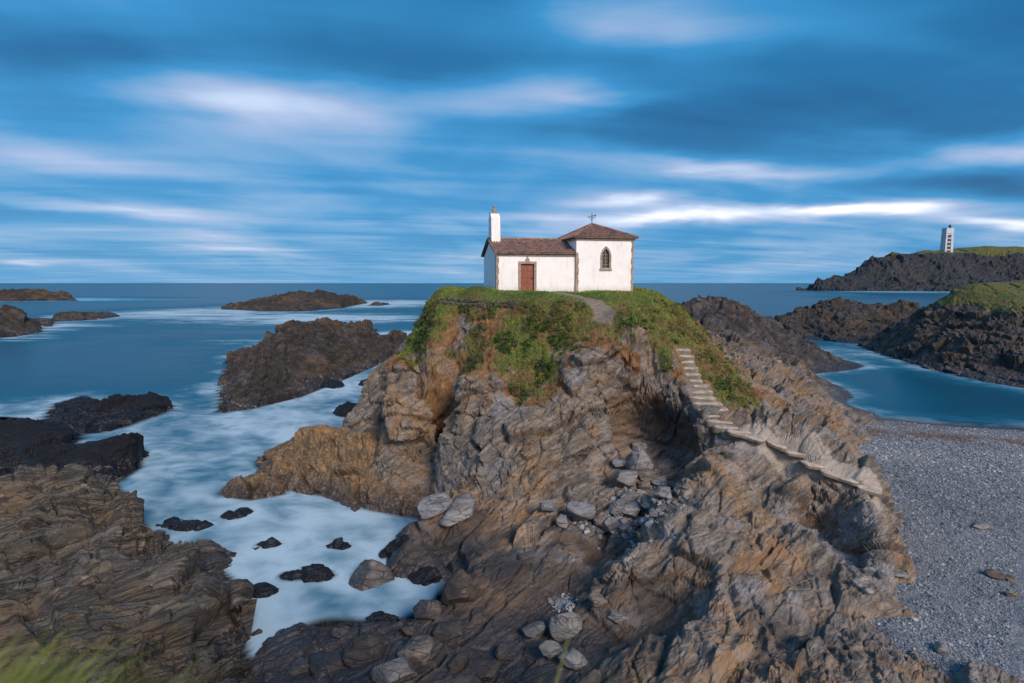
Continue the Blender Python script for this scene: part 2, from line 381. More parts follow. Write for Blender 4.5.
# ------------------------------------------------------------------ main ground: islet, shore rocks, dark ridge
# control points: pixel x, pixel y, distance Y (m), grass 0..1
CP = [
 # plateau round the chapel
 (437,291,45.5,1),(452,291,43.5,1),(470,291,45,1),(497,291.5,44,1),(540,292,44.5,1),(577,292,45.3,1),(632,292.5,46.3,1),(485,290,49,1),(600,289,51,1),(640,290,50,1),(655,292,46,1),
 (500,293.5,41.5,1),(560,296,39.8,1),(610,297,41,1),(650,300,41,1),(590,303,38.3,1),
 # upper vegetated slope
 (432,305,43.5,1),(424,325,43,1),(416,350,42.5,1),(440,300,42.3,1),(470,304,40.6,1),(450,330,40.6,1),(440,350,40,1),(490,330,39,1),(520,307,39.2,1),(530,330,38,1),(570,312,37.6,1),
 (575,297,40.5,1),(595,303,38.6,1),(612,304,39.2,1),(606,312,37.5,1),(604,319,36.7,1),(640,318,38.2,1),(665,318,41,1),(660,340,37,1),(690,327,43,1),(700,345,41.5,1),
 (430,362,40,.8),(480,362,38,.9),(520,365,36.8,.95),(540,385,35.8,.8),(560,362,36,.6),(585,345,36.2,.5),(610,348,35.6,.4),(640,345,35.4,.6),(665,352,35.2,.75),(665,378,34.5,.55),
 # stairs and the slope right of them
 (682,353,36.8,.7),(690,380,35.1,.2),(705,402,33.4,.2),(726,426,31.6,.1),(746,438,30.6,0),(715,362,38.5,1),(720,378,37,.95),(735,400,35,.8),(748,420,33,.3),(765,428,33,0),
 # path to the beach over the rocks
 (770,445,30.2,0),(800,456,29.6,0),(840,476,28.6,0),(873,490,28,0),(882,520,26.2,0),(886,556,24.4,0),(872,545,25,0),(886,572,23.9,0),(822,487,28.6,0),(847,512,27.2,0),(862,540,25.6,0),
 # rock face of the islet
 (402,376,40.5,.2),(374,388,41.5,0),(354,414,42.6,0),(353,436,43,0),(382,420,40.2,0),(380,440,40.4,0),(405,398,39,0),(418,436,39.6,0),(420,452,40.4,0),(440,460,39.4,0),(436,472,37.2,0),(428,418,38.6,0),(446,430,37.6,0),(455,402,36.6,.1),(500,398,35.4,.1),(470,425,35.6,0),
 (462,462,35,0),(485,445,34.2,0),(510,440,33.3,0),(500,478,32.2,0),(470,500,32,0),(530,505,30.3,0),(540,460,32,0),(563,480,31.4,0),(565,430,33.4,0),(590,400,34,.1),
 (615,395,34.2,.1),(640,405,35.2,.05),(615,425,34.4,0),(640,440,34.7,0),(600,452,33.8,0),(662,425,34.2,0),(676,400,33.9,.1),(690,430,32.6,0),(705,450,31.6,0),(680,455,33.3,0),(678,476,32.6,0),
 (640,470,32.6,0),(620,500,30.3,0),(650,505,30.5,0),(580,522,29,0),(603,537,28.3,0),(632,532,28.8,0),(610,555,26.8,0),(672,492,31,0),
 # near ridge between gully and beach
 (706,486,27.6,0),(722,468,28.8,0),(742,455,30.2,0),(682,514,25.2,0),(722,508,26.8,0),(656,544,23.2,0),(632,574,21.7,0),(762,498,28.3,0),(790,492,28.6,0),(812,535,25.6,0),(842,600,22,0),(745,560,23,0),
 (700,604,20.8,0),(655,602,21.6,0),(692,553,22.4,0),(720,580,21.4,0),(800,620,20.2,0),(880,640,19.2,0),(950,676,17.2,0),(760,655,17.9,0),(690,645,18.4,0),(625,620,21.4,0),(650,640,19.6,0),(780,575,22.6,0),(820,680,16.4,0),(900,683,16.2,0),
 # low shelf in the middle
 (430,522,29.8,0),(458,512,30.4,0),(575,556,25.6,0),(515,552,25.6,0),(560,590,23.6,0),(460,568,27,0),(415,548,27.6,0),(440,598,24.3,0),(500,620,22.5,0),(560,600,23.6,0),(605,565,25.2,0),
 (560,645,20.9,0),(430,650,20.6,0),(340,655,20.7,0),(300,645,21.6,0),(400,622,22.9,0),(360,635,21.9,0),(512,683,19.2,0),(600,650,20,0),(250,683,19.8,0),
 # dark ridge behind
 (716,300,92,0),(728,302,93,0),(705,302,90,0),(690,307,86,0),(748,314,98,0),(775,330,102,0),(735,340,72,0),(762,352,74,0),(800,372,72,0),(702,336,74,0),(722,368,54,.1),(745,385,48,.1),(760,392,48,0),(800,410,47,0),
 (840,418,50,0),(780,428,39,0),(822,440,38,0),(848,452,39,0),(862,478,34,0),(745,360,60,0),(790,390,58,0),
]
# waterline and under-water pixels (taken at z = z0)
CW = [(270,648,0),(330,622,0),(420,613,0),(443,586,0),(402,532,-.1),(436,560,.1),(352,446,-.1),(415,580,-.9),(380,560,-1.2),(350,590,-1.1),(300,560,-1.6),(240,650,-1.0),(340,500,-2),(390,510,-1.2),(330,440,-2.5),(250,600,-2),
      (786,349,-.3),(815,375,-.4),(852,404,-.4),(876,414,-.2),(808,352,-2),(842,378,-2),(890,408,-1.2)]
# beside the beach and unseen sides: world x, y, z
CX = [(-9,52,8),(-4,58,6),(6,60,6.5),(14,56,8),(-13,50,1),(-12,60,-2),(0,68,-2),(10,70,2),(16,50,10),(20,62,4.8),(10,90,-2),(20,112,-2),(36,118,-1.5),(52,122,-2),(14,78,1),(25,100,5),
      (20,24.5,.2),(21,30,.1),(25,38,-.1),(18.5,21,.6),(24,26,-.3),(28,30,-.5),(22,20,.0),(16,18,1.2),(32,48,0),(14,14,1.6),(7,13,2.2),(0,14,1.3),(-6,15,.8),(-10,17,.2),(-14,24,-2),(-20,40,-3),(30,42,-.2),(23,34,.4),(19.2,27,.7),(14.3,28.9,3.1),(14.6,28,2.1),(14.95,27,1.5),(15.2,25.8,1.4),(15.6,24.2,1.3),(16.2,22.6,1.2),(17.7,24.8,.6),(18.3,26.6,.5),(17.2,22.8,.8)]
cps = []; vals = []
for px, py, Y, g in CP:
    p = WC(px, py, Y); cps.append(p[:2]); vals.append((p[2], g))
for px, py, z in CW:
    p = WZ(px, py, 0); cps.append(p[:2]); vals.append((z, 0))
for x, y, z in CX: cps.append((x, y)); vals.append((z, 0))
terr_fit = rbf_fit(cps, vals, 1.1, .015)
def terr_h(P2):
    H = terr_fit(P2)
    return H
def path_dist(P2, pix):
    pts = np.array([WC(*p)[:2] for p in pix]); D = np.full(len(P2), 1e9)
    for a, b in zip(pts[:-1], pts[1:]):
        ab = b - a; t_ = np.clip(((P2 - a) @ ab) / (ab @ ab), 0, 1); D = np.minimum(D, np.linalg.norm(P2 - a - t_[:, None] * ab, axis=1))
    return D
FOOTPATH = [(537,292.3,44.2),(556,294,42.5),(578,298,40.3),(592,302,39.2),(604,310,37.9),(608,316,37.1)]
STAIRLINE = [(682,354,36.8),(690,380,35.1),(705,402,33.4),(726,426,31.6),(746,438,30.6)]
ROCKPATH = [(746,438,30.6),(770,445,30.2),(800,456,29.6),(840,476,28.6),(873,490,28),(888,520,26)]
# the chapel stands level: flatten the ground under it
CH_A = R(12); CH_O = W(496.5, 291.3, 44.0)
def chap_local(P2):
    d = P2 - CH_O[:2]; c, s = math.cos(CH_A), math.sin(CH_A)
    return np.stack((d[:, 0] * c + d[:, 1] * s, -d[:, 0] * s + d[:, 1] * c), 1)
# hollows under the overhanging lips
CARVE = [(655,432,34.0,1.9,2.0),(628,415,34.2,1.3,1.0),(676,455,33.3,1.3,1.0),(425,462,38.4,1.2,.9),(400,455,39.5,1.1,.8),(660,602,21.4,1.1,.9),(635,592,22,.9,.6),(450,585,25.3,.9,.5),(520,395,35.2,.8,.5),(600,560,26,.9,.6),(815,490,28.4,.8,.6)]
def terr_disp(V, H, N):
    g = np.clip(H[:, 1], 0, 1)
    d = .62 * rockdisp(V, 1.3, 1, FR_I, 1.0, 1.0, 1.0) + .30 * rockdisp(V, .62, 2, FR_I, 1.0, 1.2, 1.0)
    for px, py, Y, r, dep in CARVE:
        c0 = WC(px, py, Y); d = d - dep * np.exp(-((V - c0) ** 2).sum(1) / (r * r))
    soft = .28 * fbm(V / 1.6, 4, 44) + .12 * fbm(V / .45, 3, 47, .5, True)
    gm = sstep(.25, .6, g + .25 * fbm(V / 1.2, 3, 61))
    flat = sstep(11.8, 12.9, V[:, 2])
    d = d * (1 - gm) + gm * (soft * (1 - .8 * flat) + .25 * d * (1 - flat))
    pd = np.minimum(path_dist(V[:, :2], STAIRLINE), path_dist(V[:, :2], ROCKPATH) + .25)
    d = d + .20 * (1 - gm)
    d *= 1 - .45 * sstep(2.6, 1.0, V[:, 2])
    d *= .15 + .85 * sstep(.4, 1.3, pd)
    d *= .2 + .8 * sstep(.7, 2.0, path_dist(V[:, :2], FOOTPATH) + 9 * (V[:, 2] < 10.5))
    far = sstep(46, 60, V[:, 1]); d = d * (1 + far * .6) * (1 - far * .5 * sstep(3.5, 1, V[:, 2]))
    L = chap_local(V[:, :2]); ins = sstep(-1.5, 0, L[:, 0]) * sstep(13, 11.3, L[:, 0]) * sstep(-1.2, -.2, L[:, 1]) * sstep(8, 6.5, L[:, 1])
    return d * (1 - ins)
def terr_attr(V, H, N):
    g = H[:, 1] - .05 + .42 * fbm(V / 1.7, 4, 70) + .16 * fbm(V / .4, 2, 71)
    steep = 1 - np.abs(N[:, 2])
    g = g - .35 * sstep(.55, .85, steep) * sstep(35, 20, V[:, 1] * 0 + 25)
    pd = path_dist(V[:, :2], FOOTPATH)
    path = sstep(1.2, .45, pd + .35 * fbm(V / .9, 3, 73)) * sstep(10.2, 10.9, V[:, 2])
    soil = sstep(.12, .40, H[:, 1]) * sstep(-.25, .35, fbm(V / 1.7, 4, 77) + .12) * sstep(12.9, 12.2, V[:, 2])
    g = g - .50 * sstep(-.02, .35, fbm(V / 1.4, 4, 78)) * sstep(12.7, 11.8, V[:, 2]) * (.35 + .65 * sstep(6.5, 2.5, V[:, 0])) * (1 - .95 * np.exp(-((V - WC(428, 332, 42.6)) ** 2).sum(1) / 5.5))
    worn = .7 * sstep(.75, .25, path_dist(V[:, :2], ROCKPATH) + .3 * fbm(V / .8, 3, 79))
    wet = sstep(16, 12, V[:, 0]) + sstep(55, 70, V[:, 1]) + sstep(30, 40, V[:, 0])
    wet = np.clip(wet, 0, 1)
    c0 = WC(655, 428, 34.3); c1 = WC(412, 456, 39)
    black = np.maximum(.85 * sstep(58, 84, V[:, 1] + 6 * fbm(V / 5, 3, 84)), .75 * np.exp(-(((V[:, 0] - c0[0]) / 2.2) ** 2 + ((V[:, 2] - c0[2]) / 1.5) ** 2) * .8) * (V[:, 1] > 31) * (V[:, 1] < 37))  # dark rock on the far ridge; painted shade in the cave recess
    black = np.maximum(black, .7 * np.exp(-((V - c1) ** 2).sum(1) / 3.2))  # shade painted into the colour along the cleft beside the outcrop
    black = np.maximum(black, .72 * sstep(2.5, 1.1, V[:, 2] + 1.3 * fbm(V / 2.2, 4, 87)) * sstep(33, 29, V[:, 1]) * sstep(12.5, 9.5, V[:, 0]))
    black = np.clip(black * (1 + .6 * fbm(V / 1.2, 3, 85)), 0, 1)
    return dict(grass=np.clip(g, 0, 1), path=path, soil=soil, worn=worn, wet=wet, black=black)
def vary(a, b, f):
    out = [a]
    while out[-1] < b: out.append(out[-1] + f(out[-1]))
    return np.array(out)
xs = np.concatenate((vary(-13.5, 26, lambda v: .064), vary(26.1, 64, lambda v: .24)))
ys = vary(13, 122, lambda v: (.062 if v < 29 else .048) if v < 45 else .10 + (v - 47) * .004)
DETAIL = 1.0
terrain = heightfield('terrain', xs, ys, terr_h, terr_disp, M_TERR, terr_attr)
tag(terrain, 'grass-topped rocky islet with its fractured brown cliff and shore rocks under the white chapel', 'islet', kind='structure')
print('terrain', time.time() - T0, len(terrain.data.vertices))

# ------------------------------------------------------------------ free-standing rocks
def poly_sd(P2, poly):
    n = len(poly); D = np.full(len(P2), 1e9); inside = np.zeros(len(P2), bool)
    for i in range(n):
        a, b = poly[i], poly[(i + 1) % n]; ab = b - a
        t_ = np.clip(((P2 - a) @ ab) / max(ab @ ab, 1e-9), 0, 1); D = np.minimum(D, np.linalg.norm(P2 - a - t_[:, None] * ab, axis=1))
        c = ((a[1] > P2[:, 1]) != (b[1] > P2[:, 1]))
        with np.errstate(divide='ignore', invalid='ignore'):
            xi = (b[0] - a[0]) * (P2[:, 1] - a[1]) / (b[1] - a[1]) + a[0]
        inside ^= c & (P2[:, 0] < xi)
    return np.where(inside, D, -D)
def rock(name, shore, surf, mat, res, k=1.0, seed=1, fr=None, label=None, cat='rock', group=None, extra=(), base=0.0, amp=1.0, kind=None, strata=1.0, blocks=1.0, grass=None, yscale=1.0, slope=.5, c=None, bias=0.0, warp=1.0):
    """shore: pixels of the foot (taken at height base), surf: (px,py,Y) points on the visible surface, extra: world points"""
    sh = np.array([WZ(px, py, base)[:2] for px, py in shore])
    pts = [p for p in sh]; v = [base] * len(sh)
    for p in surf:
        w = WC(*p[:3]); pts.append(w[:2]); v.append(w[2])
    for x, y, z in extra: pts.append((x, y)); v.append(z)
    cen = sh.mean(0)
    size = np.abs(sh - cen).max()
    fit = rbf_fit(pts, v, c if c else max(.3, size * .03), .01)
    mg = min(4 * k, size * .35) + .3
    lo, hi = sh.min(0) - mg, sh.max(0) + mg
    def hf(P2):
        z = fit(P2)[:, 0]; sd_ = poly_sd(P2, sh)
        out = np.where(sd_ < 0, base + sd_ * slope, np.maximum(z, base + np.minimum(sd_ * slope, .25 * k)))
        return np.stack((out, out * 0), 1)
    def disp(V, H, N):
        d_ = bias + amp * rockdisp(V, k, seed, fr, blocks, strata, 1.0, warp)
        return d_ if grass is None else d_ * (1 - .75 * sstep(grass[0] - 1, grass[1], V[:, 2]))
    def at(V, H, N):
        if grass is None: return {}
        z0, z1 = grass
        g = sstep(z0, z1, V[:, 2] + 2.0 * k * fbm(V / (3 * k), 3, 5)) * sstep(.85, .5, 1 - np.abs(N[:, 2]))
        return dict(grass=g, path=g * 0, soil=g * 0, worn=g * 0, wet=1 + g * 0, black=g * 0)
    xs_ = np.arange(lo[0], hi[0], res); ys_ = np.arange(lo[1], hi[1], res * yscale)
    o = heightfield(name, xs_, ys_, hf, disp, mat, at, zmin=base - 1.0 * max(1, k * .5), center=(cen[0], cen[1], base), kind=kind)
    tag(o, label, cat if kind != 'structure' else None, group, kind)
    return o
ROCKG = 'rocks standing in the surf'
rock('sea_rock', [(220,413),(250,409),(300,397),(340,381),(375,366),(400,352),(410,344),(408,337),(330,338),(262,346),(232,356),(226,372),(222,392)],
     [(229,394,67),(245,360,84),(265,338,86),(300,323,90),(325,319,97),(345,324,104),(370,322,114),(400,328,126),(240,388,65),(270,362,70),(320,346,88),(370,340,106),(395,340,124)], M_SEAR, .2, 1.5, 5, FR_S,
     'big long brown rock rising from the foaming sea left of the chapel islet', slope=.6, amp=.9, strata=1.8, bias=-.45)
rock('sea_rock', [(224,309),(260,311.5),(300,311.5),(340,308.5),(367,303),(350,301),(300,302),(240,304)], [(250,303,322),(275,296,322),(292,292.5,322),(320,294,322),(340,296.5,330),(352,296,345)], M_FARR, .9, 5, 6, FR_S,
     'low distant brown rock ringed with white foam, just under the horizon left of the chapel', slope=.6, amp=.55)
rock('sea_rock', [(366,305.5),(380,306),(390,304.5),(380,303.5)], [(378,301.5,345)], M_FARR, .8, 3, 7, FR_S, 'tiny dark rock awash in foam off the right end of the distant foam-ringed rock', slope=.6, amp=.5)
rock('sea_rock', [(-25,301),(30,301.5),(72,299.5),(60,297),(0,296.5),(-25,297)], [(0,293,480),(20,290.3,500),(45,291,500),(60,295,500)], M_FARR, 1.6, 7, 8, FR_S,
     'farthest reddish-brown rock, at the left edge of the sea near the horizon', slope=.6, amp=.5)
rock('sea_rock', [(-40,340),(8,337.5),(34,334),(39,328),(28,323),(-40,324)], [(-18,309,160),(5,309,163),(16,314,163),(28,324,163)], M_SEAR, .5, 3, 9, FR_S,
     'dark humped rock cut by the left edge of the picture', slope=.7, amp=.6)
rock('sea_rock', [(30,325),(48,326.5),(53,322),(36,319)], [(40,318.5,195)], M_SEAR, .6, 2.5, 10, FR_S, 'small low rock between the dark humped rock and the flat reef', slope=.6, amp=.5)
rock('sea_rock', [(50,321.5),(90,320),(121,316.5),(110,314),(60,315.5)], [(72,314.5,230),(100,312.5,238),(112,314,240)], M_SEAR, .7, 3, 11, FR_S, 'flat brown reef low in the water, right of the humped rock', slope=.6, amp=.5)
rock('sea_rock', [(40,424),(58,429),(78,424),(100,404),(86,396),(56,404)], [(47,413,62),(62,402,64),(80,394,66),(93,398,65)], M_DARK, .12, 1.0, 12, FR_L, 'small dark pointed rock leaning left beside the smooth rounded dark rock', slope=.7, amp=.6, strata=2.2, bias=-.2)
rock('sea_rock', [(70,434),(100,433),(138,423),(166,413),(172,406),(156,400),(110,405),(80,420)], [(84,418,57),(112,396,63),(150,391,65),(166,397,64),(110,415,58),(150,408,61)], M_DARK, .12, 1.2, 13, FR_L, 'dark rounded rock with a smooth sloping back standing in pale foam', slope=.7, amp=.6, strata=2.2, bias=-.2)
rock('rock_ledge', [(-60,466),(40,458),(72,448),(84,436),(66,426),(20,418),(-60,414)], [(-25,420,50),(20,422,49.5),(55,430,47.5),(76,436,46.5),(20,440,46.5)], M_DARK, .11, 1.1, 14, FR_L, 'black layered rock ledge, the upper one at the left edge of the picture', 'rock', slope=.8, amp=.6, strata=2.2, bias=-.18)
rock('rock_ledge', [(-60,520),(60,500),(108,488),(140,468),(140,450),(108,442),(40,447),(-60,456)], [(-25,464,42.5),(50,452,43),(100,441,43.5),(138,443,43.2),(60,475,39.5),(115,465,41)], M_DARK, .10, 1.1, 15, FR_L, 'black rock ledge with a long flat top, below the upper black ledge', 'rock', slope=.8, amp=.6, strata=2.2, bias=-.18)
rock('rock_ledge', [(160,552),(140,575),(60,600),(-60,640),(-120,560),(-60,508),(15,493),(55,474),(84,459),(110,478),(128,505)],
     [(85,468,32.6),(102,476,32.2),(116,512,29.8),(150,520,28.2),(40,482,32),(-20,496,31),(0,510,29.4),(40,522,27.8),(100,535,26.8),(150,532,27.6),(0,572,24.2),(60,566,24.8),(125,552,26)], M_SLAB, .075, 1.15, 16, FR_L,
     'large grey-brown slab with orange lichen at the left edge, above the broad cracked slab', 'rock', slope=1.0, amp=.9, strata=.8, blocks=1.2, warp=.25)
rock('rock_ledge', [(244,612),(243,645),(262,690),(250,760),(100,800),(-120,800),(-160,640),(-60,560),(60,548),(150,545),(200,553),(232,580)],
     [(60,585,24.2),(100,575,24.6),(160,560,25.3),(200,562,24.8),(228,584,23.2),(241,607,22.2),(150,620,20.5),(190,600,22),(50,640,19),(0,600,22),(110,590,22.6),(180,665,18.6),(60,683,17),(0,690,16.6),(220,640,20.6),(-60,600,22)], M_SLAB, .065, 1.15, 17, FR_L,
     'broad brown cracked slab with slanting seams filling the lower left corner', 'rock', slope=1.2, amp=.9, strata=.8, blocks=1.2, warp=.25)
rock('sea_rock', [(256,478),(285,489),(330,497),(372,510),(420,519),(440,505),(425,478),(400,455),(350,432),(300,436),(270,450)],
     [(262,466,40.5),(285,446,41),(310,432,41.3),(345,428,41),(372,437,39.8),(392,458,38.3),(405,482,36.4),(330,465,39),(380,488,36.4),(290,472,39.6)], M_GOLD, .085, 1.15, 18, FR_R,
     'golden-brown humped outcrop joined to the left foot of the islet', slope=1.0, amp=.62)
rock('sea_rock', [(220,494),(250,500),(284,494),(288,480),(262,473),(232,482)], [(240,479,38),(262,473,38.6),(275,480,38)], M_GOLD, .08, .9, 19, FR_R, 'low brown wet rock at the tip of the golden outcrop', slope=.9, amp=.7)
for i, (px, py, hw, hh, lb) in enumerate([(187,523,20,6,'lone flat black rock awash in the foam beside the foreground slabs'),(233,514,9,4,'tiny black rock tip in the foam right of the lone flat rock'),(243,510,6,3,'smallest black rock tip breaking the foam near the golden outcrop'),
        (268,543,9,3,'faint rock tip barely breaking the milky water'),(318,571,14,9,'dark knobbly rock awash in the milky inlet'),(293,573,12,6,'dark low rock awash left of the knobbly one in the inlet'),(350,410,14,7,'dark rock at the waterline left of the islet'),(333,384,11,4,'small dark rock in the channel beside the big long rock'),
        (410,546,17,13,'dark wet rock at the head of the milky inlet'),(366,383,6,2,'little black rock in the channel foam'),(424,572,13,9,'dark wet rock close to the foot of the shelf in the milky inlet'),(392,552,9,5,'low dark rock left of the wet rock at the head of the inlet'),(262,590,7,3,'faint rock tip near the foot of the broad cracked slab'),(340,545,8,3,'thin rock tip in the middle of the milky inlet'),(378,620,10,5,'dark rock at the lower shore of the inlet')]):
    rock('sea_rock', [(px+hw*math.cos(a), py+hh*.5+hh*.55*math.sin(a)) for a in np.linspace(0, 2*math.pi, 9)[:-1]], [(px-hw*.3, py-hh*.95, WZ(px, py+hh*.3)[1]), (px+hw*.4, py-hh*.8, WZ(px, py+hh*.3)[1])], M_DARK, .07 if py > 450 else .1, .8, 30+i, FR_L, lb, slope=1.0, amp=.4, bias=.22)
# rocks beyond the cove, right-hand hill, far headland
rock('sea_rock', [(760,336),(800,339),(850,343),(900,343),(930,335),(900,322),(830,322),(775,326)], [(768,322,160),(800,311,164),(840,299,168),(870,304,168),(895,303,168),(915,308,166),(800,325,152),(850,322,150),(890,328,145)], M_SEAR, .42, 2.6, 40, FR_R,
     'brown rock hump closing the far side of the cove, behind the dark ridge', slope=.8, amp=.7)
M_HILL = rock_mat('hill_rock', DARKB, rot=(R(60), R(35), R(20)), ochre=.2, pale=.2, ground=True, kscale=1.8)
hill = rock('hill', [(858,346),(880,354),(920,366),(960,376),(1000,384),(1040,392),(1100,398),(1250,400),(1500,340),(1200,322),(960,325),(890,334)],
     [(880,338,126),(905,322,120),(930,306,114),(950,296,110),(970,289,108),(1000,287,106),(1024,287,104),(1100,286,100),(940,330,104),(980,345,92),(1010,355,86),(1024,330,92),(1000,310,98),(960,318,104),(1100,330,86),(1060,310,94),(1150,286,110),(1000,286.5,125),(1200,288,140),(1060,375,78)],
     M_HILL, .24, 1.5, 41, FR_R, 'grass-topped rocky hill on the right side of the cove', kind='structure', slope=1.2, amp=.8, grass=(8.8, 11.4))
M_HEAD = rock_mat('headland_rock', [(.012, .016, .022), (.026, .034, .042), (.045, .055, .065), (.080, .085, .090)], rot=(R(60), R(35), R(20)), ochre=.08, pale=.08, dark=.35, ground=True, kscale=14)
headland = rock('headland', [(803,290.6),(850,291.2),(900,291.3),(960,291.4),(1040,291.2),(1300,292),(1700,288),(1300,286.4),(930,287.0),(895,288.6),(868,289.6),(830,290.0),(808,290.2)],
     [(812,286.5,1060),(822,279.5,1065),(838,276.5,1065),(852,278.5,1065),(866,266,1090),(875,259,1115),(895,252,1125),(925,250,1130),(947,250.5,1130),(990,248.5,1130),(1024,247,1130),(1200,246,1130),(880,280,1065),(930,275,1070),(1000,275,1070),(947,250,1200),(1100,246,1300),(1500,248,1250)],
     M_HEAD, 3.0, 8, 42, FR_R, 'dark far headland carrying the lighthouse', kind='structure', slope=1.2, amp=.8, grass=(66, 76), c=5)
rock('sea_rock', [(796,290.4),(804,290.6),(806,289.5),(798,289.2)], [(800,287.2,1060)], M_FARR, 2.5, 6, 43, FR_R, 'lone sea stack off the tip of the far headland', slope=1, amp=.3)
print('rocks', time.time() - T0)

# ------------------------------------------------------------------ beach
def beach_h(P2):
    x, y = P2[:, 0], P2[:, 1]
    s = (55.5 + (x - 42) * -.35) - y          # distance up the beach from the waterline
    z = np.where(s > 0, 1.75 * (1 - np.exp(-s / 15)) + .03 * s * 0, s * .08)
    z = z + .05 * np.sin(s / 1.9 + .1 * x) * sstep(0, 4, s) + .06 * fbm(np.stack((x / 3, y / 3, x * 0), 1), 3, 90)
    z -= 2.5 * sstep(14, 8, x) 
    return np.stack((z, s), 1)
m, t, b = new_mat('shingle'); P = t.pos()
v1 = t.vor(P, 14, 'F1', 'Color'); ve = t.vor(P, 14, 'DISTANCE_TO_EDGE'); v2 = t.vor(P, 40, 'F1', 'Color')
sp = t.n.new('ShaderNodeSeparateXYZ'); t.put(v1, sp.inputs[0]); sp2 = t.n.new('ShaderNodeSeparateXYZ'); t.put(v2, sp2.inputs[0])
c = t.ramp(t.math('ADD', t.math('MULTIPLY', sp.outputs[0], .6), t.math('MULTIPLY', sp2.outputs[0], .4)), [(.15, (.085, .095, .11)), (.5, (.175, .195, .225)), (.85, (.27, .285, .31))])
c = t.mix(t.math('MULTIPLY', t.mapr(t.attr('weed'), .3, .7), .7), c, (.13, .075, .05))
c = t.mix(t.math('MULTIPLY', t.attr('wet'), .75), c, (.03, .033, .038))
t.put(c, b.inputs['Base Color']); t.put(t.mapr(t.attr('wet'), 0, 1, .8, .3), b.inputs['Roughness'])
t.put(t.bump(t.math('ADD', t.mapr(ve, 0, .25), t.math('MULTIPLY', t.noise(P, 30, 3), .3)), .6, .04), b.inputs['Normal'])
M_SHING = m
def beach_at(V, H, N):
    s = H[:, 1]
    weed = np.exp(-((s - 10 - 1.6 * fbm(V / 6, 3, 95)) / 2.0) ** 2) * sstep(-.4, .3, fbm(V / 1.6, 4, 96) + .15) + .6 * np.exp(-((s - 2.6 - fbm(V / 5, 3, 98)) / .8) ** 2) * sstep(-.2, .3, fbm(V / 1.6, 4, 94))
    line = np.exp(-((s - .3 - .3 * fbm(V / 3, 3, 97)) / .35) ** 2)
    return dict(weed=np.clip(weed, 0, 1), wet=np.clip(np.maximum(sstep(2.4, .3, s), line), 0, 1))
beach = heightfield('beach', vary(12, 110, lambda v: .12 if v < 34 else .3), vary(13, 62, lambda v: .12 if v < 34 else .22), beach_h,
                    lambda V, H, N: .07 * fbm(V / .35, 3, 91), M_SHING, beach_at, zmin=-.6)
tag(beach, 'grey shingle beach at the head of the cove', 'beach', kind='structure')

# ------------------------------------------------------------------ sea
sx_ = np.concatenate((-vary(130, 260, lambda v: 4)[::-1], -vary(30, 129, lambda v: 1.0)[::-1], vary(-29.6, 62, lambda v: .26), vary(63, 130, lambda v: 1.2), vary(134, 420, lambda v: 6)))
sy_ = np.concatenate((vary(14, 70, lambda v: .22), vary(70.3, 170, lambda v: .3 + (v - 70) * .012), vary(172, 560, lambda v: 3.2), vary(565, 1300, lambda v: 12)))
# far ring so that the same sheet reaches the horizon
sx_ = np.concatenate(([-40000, -12000, -4000, -1500, -700, -400], sx_, [600, 1000, 1800, 4000, 12000, 40000]))
sy_ = np.concatenate(([-4000, -800, -100, 0, 8], sy_, [1600, 2200, 3500, 6000, 12000, 25000, 45000]))
X, Y = np.meshgrid(sx_, sy_); P2 = np.stack((X.ravel(), Y.ravel()), 1)
bed = np.full(len(P2), -4.0)
for x0, x1, y0, y1, hf in FIELDS:
    q = (P2[:, 0] > x0) & (P2[:, 0] < x1) & (P2[:, 1] > y0) & (P2[:, 1] < y1)
    if q.any(): bed[q] = np.maximum(bed[q], hf(P2[q])[:, 0])
S = np.concatenate(SHORE); kd = KDTree(len(S))
for i, p in enumerate(S): kd.insert((p[0], p[1], 0), i)
kd.balance()
dist = np.full(len(P2), 400.0)
near = (np.abs(P2[:, 0]) < 430) & (P2[:, 1] > 10) & (P2[:, 1] < 1320)
dist[near] = [kd.find((p[0], p[1], 0))[2] for p in P2[near]]
V3 = np.column_stack((P2, P2[:, 0] * 0)).astype(np.float32)
foam = .62 * np.exp(-dist / (1.0 + .030 * np.maximum(P2[:, 1], 0)))
FOAM = [(300,318,150,6,.95),(200,313,100,6,.8),(60,326,70,4,.6),(30,301,80,1.5,.6),(20,339,50,4,.5),(390,303,70,4,.95),(100,299,60,2,.6),(320,305,60,3,.5),(250,340,90,6,.35),(190,315,30,6,.4),(370,350,60,9,.7),(400,335,40,7,.9),(330,390,80,16,.65),(250,430,80,22,.55),(190,460,60,30,.50),(200,500,60,28,.62),
        (290,540,90,30,.46),(350,570,70,30,.42),(240,570,50,25,.45),(400,590,30,25,.5),(130,440,60,14,.5),(30,405,60,10,.3),(370,410,40,20,.7),(330,520,70,15,.6),(270,600,50,22,.60),(300,415,70,12,.5),(420,365,30,20,.5),
        (810,349,40,4,.75),(850,356,40,4,.35),(900,292,80,1.2,.7),(960,292,60,1.2,.6),(755,331,25,4,.9),(845,297,40,2,.3),(940,425,120,10,.10)]
blobs = np.zeros(len(P2))
for px, py, hw, hh, am in FOAM:
    c0 = WZ(px, py); ex = c0[1] * hw / FPX; y1 = WZ(px, py - hh)[1] if py - hh > 285 else c0[1] * 1.3; y0 = WZ(px, py + hh)[1]
    ey = (y1 - y0) / 2; sh_ = c0[0] / c0[1]      # streaks lie along the sight line's own shear of the swell
    q = ((P2[:, 0] - c0[0] - sh_ * (P2[:, 1] - c0[1]) * .6) / ex) ** 2 + ((P2[:, 1] - c0[1]) / ey) ** 2
    blobs = np.maximum(blobs, am * np.exp(-.9 * q))
